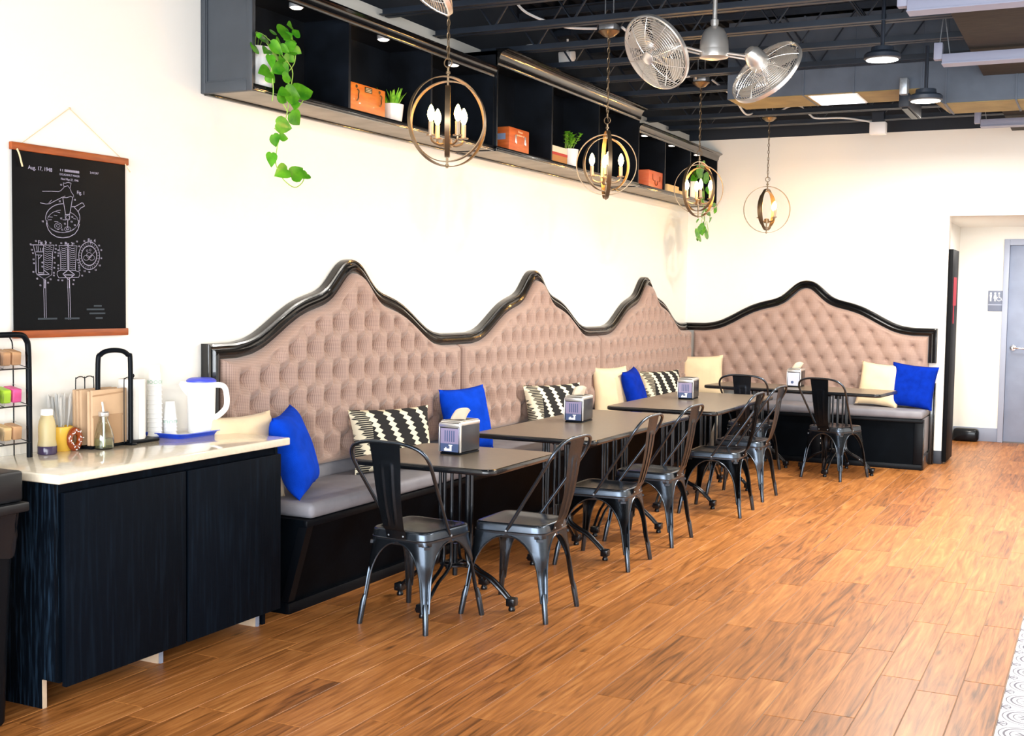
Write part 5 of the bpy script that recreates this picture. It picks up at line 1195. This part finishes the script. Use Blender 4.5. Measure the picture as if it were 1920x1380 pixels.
# mug with spoons and donut front
t = thing('yellow_mug', 'yellow mug of white plastic cutlery, decorated with a chocolate sprinkle ring', 'mug', (.055, 3.575, CT))
MB().lathe([(0, 0), (.042, 0), (.046, .005), (.047, .098), (.043, .1), (.042, .01), (0, .008)], 30, cap=False).build('mug_body', 'mustard', t)
MB().tube(smoothpath([(0, .042, .085), (0, .07, .085), (0, .082, .06), (0, .07, .028), (0, .042, .02)], 5), .006, 8).build('handle', 'mustard', t)
F = frame((.058, -.002, .048), (0, 1, 0), (0, 0, 1)); F = Matrix.Translation((.0, .02, 0)) @ F
dn = MB(); n1, n2 = 28, 12; V = [[dn.bm.verts.new(F @ Vector(((.030+.014*math.cos(b))*math.cos(a)*.9, (.034+.016*math.cos(b))*math.sin(a), .012*math.sin(b)))) for b in [2*PI*j/n2 for j in range(n2)]] for a in [2*PI*i/n1 for i in range(n1)]]
for i in range(n1):
    for j in range(n2): dn.bm.faces.new((V[i][j], V[(i+1) % n1][j], V[(i+1) % n1][(j+1) % n2], V[i][(j+1) % n2]))
dn = dn.build('glazed_ring', 'donut', t)
m = MB(); rg = random.Random(2)
for k in range(16):
    a = 2*PI*k/16+rg.uniform(-.1, .1); q = rg.uniform(-.006, .010); c = F @ Vector(((.030+q)*math.cos(a)*.9, (.034+q)*math.sin(a), .0118)); d = Vector((0, math.cos(k*2.1), math.sin(k*2.1)))*.004; m.tube([c-d, c+d], .0017, 5)
m.build('sprinkles', 'mark', dn)
for k in range(20):
    a = rg.uniform(0, 2*PI); r0 = rg.uniform(0, .028); L = rg.uniform(.13, .165); e = Vector((math.cos(a)*r0*1.9, math.sin(a)*r0*2.0-.012, .075+L)); b = Vector((math.cos(a)*r0*.7, math.sin(a)*r0*.7, .012)); d = (e-b).normalized(); s = d.cross(Vector((1, .3, 0))).normalized()
    m = MB(); V = []
    for q, w in ((0, .003), (.6, .0032), (.72, .007), (.85, .0105), (.95, .008), (1, .002)):
        c = b+(e-b)*q; V.append([m.bm.verts.new(c-s*w), m.bm.verts.new(c+Vector((.002, 0, 0))), m.bm.verts.new(c+s*w)])
    for A, B in zip(V, V[1:]):
        for j in range(2): m.bm.faces.new((A[j], A[j+1], B[j+1], B[j]))
    m.build('plastic_spoon', 'white', t, solid=.0012, ang=60)
# jar with dark liquid
t = thing('syrup_bottle', 'clear bottle with white cap, amber top and dark syrup at the bottom', 'bottle', (.10, 3.462, CT))
MB().lathe([(0, 0), (.033, 0), (.037, .004), (.037, .035), (.033, .06), (.034, .11), (.030, .135), (.024, .15), (.022, .158), (.0, .158)], 30, cap=False).build('bottle_body', mat('frosted_amber_plastic', '#f0dfae', .25, trans=.55, ior=1.2), t)
MB().lathe([(.0, -.0005), (.034, -.0005), (.0378, .004), (.0378, .033), (.036, .036), (0, .036)], 30, cap=False).build('dark_syrup', 'darkliquid', t)
MB().lathe([(.0, .157), (.024, .157), (.024, .178), (.021, .182), (0, .182)], 24, cap=False).build('cap', 'white', t)
# candy rack at the frame edge
t = thing('candy_rack', 'black tube rack with clear bins of snacks at the left edge of the counter', 'rack', (.11, 3.238, CT))
for x, tr in ((.0, .0115), (-.085, .0026)):
    m = MB(); m.tube(smoothpath([(x, .127, .0), (x, .127, .25), (x, .125, .42), (x, .116, .460), (x, .088, .480), (x, .0, .482), (x, -.088, .480), (x, -.116, .460), (x, -.125, .42), (x, -.127, .25), (x, -.127, 0)], 5), tr, 10); m.build('tube_frame', 'blackpl', t)
for z in (.060, .205, .35):
    m = MB(); m.tube([(.012, -.122, z), (.012, .122, z)], .0025, 6); m.tube([(-.085, -.122, z+.02), (-.085, .122, z+.02)], .0025, 6)
    for y in (-.12, 0, .12): m.tube([(.012, y, z), (-.085, y, z+.02)], .002, 5)
    m.build('wire_shelf', 'steelblack', t)
    for y0, y1 in ((-.115, -.003), (.003, .112)):
        m = MB()
        m.obox((-.036, (y0+y1)/2, z+.010), (.044, 0, -.009), (0, (y1-y0)/2, 0), (0, 0, .0015))
        for y in (y0, y1): m.obox((-.036, y, z+.042), (.044, 0, -.009), (0, .0012, 0), (.0, 0, .032))
        m.obox((.008, (y0+y1)/2, z+.028), (.0012, 0, 0), (0, (y1-y0)/2, 0), (.004, 0, .026))
        m.build('clear_bin', 'acryl', t, smooth=False)
rg = random.Random(11)
names = {'pink': 'pink', 'lime': 'lime green', 'yellow': 'yellow', 'tanwrap': 'tan', 'brownwrap': 'brown', 'white': 'white', 'blockwood': 'pale'}
for z, row, ms in ((.060, 'bottom', ('tanwrap', 'white', 'blockwood', 'tanwrap')), (.205, 'middle', ('yellow', 'lime', 'lime', 'pink')), (.35, 'top', ('brownwrap', 'brownwrap', 'tanwrap', 'tanwrap'))):
    for i in range(4):
        y = (-.090, -.036, .030, .080)[i]; mm = ms[i]
        o = MB().obox((0, 0, 0), (.030, 0, -.006), (0, .021, 0), (.002, 0, .026), .004, 1).build('snack_packet', mm); o.location = (.11-.038, 3.238+y, CT+z+.044); o.rotation_euler = (0, 0, rg.uniform(-.06, .06))
        tag(o, names[mm]+' snack packet, %s of four on the %s rack shelf' % (('leftmost', 'second', 'third', 'rightmost')[i], row), 'snack', 'snack packets in the rack')
# black waste bin at the left edge
t = thing('waste_bin', 'tall black waste bin with a glossy black liner at the left edge', 'waste bin', (.29, 2.778, 0))
m = MB(); V = []
for hx, hy, z in ((.165, .17, 0), (.17, .175, .01), (.19, .195, .62), (.195, .20, .66)): V.append([m.bm.verts.new(p) for p in rr(hx, hy, .04, z)])
m.bm.faces.new(V[0][::-1])
for A, B in zip(V, V[1:]):
    for k in range(len(A)): m.bm.faces.new((A[k], A[(k+1) % len(A)], B[(k+1) % len(A)], B[k]))
m.build('bin_body', 'blackpl', t)
m = MB(); V = []; rg = random.Random(4)
for hx, hy, z, wv in ((.196, .203, .60, .004), (.200, .206, .65, .007), (.203, .208, .72, .006), (.206, .212, .755, .003)):
    pts_ = []
    base_ = rr(hx, hy, .04, z)
    for i, p in enumerate(base_): q = base_[(i+1) % len(base_)]; pts_ += [Vector(p), (Vector(p)+Vector(q))/2, Vector(p)*.25+Vector(q)*.75]
    V.append([m.bm.verts.new(p*(1+rg.uniform(-wv, wv)*4)+Vector((0, 0, (p.z*.0-p.z*(1-1/(1+rg.uniform(-wv, wv)*4)))*0))) for p in [Vector((a.x, a.y, a.z)) for a in pts_]])
for A, B in zip(V, V[1:]):
    for k in range(len(A)): m.bm.faces.new((A[k], A[(k+1) % len(A)], B[(k+1) % len(A)], B[k]))
m.build('bin_liner', 'bag', t, ang=60)
m = MB(); m.box(-.23, .225, -.22, .225, .755, .79, .008); m.box(-.212, .205, -.205, .215, .79, .90, .012); m.box(-.15, .15, -.15, .15, .9, .903); m.build('bin_lid', mat('bin_lid_plastic', '#15181d', .35, spec=.3), t)
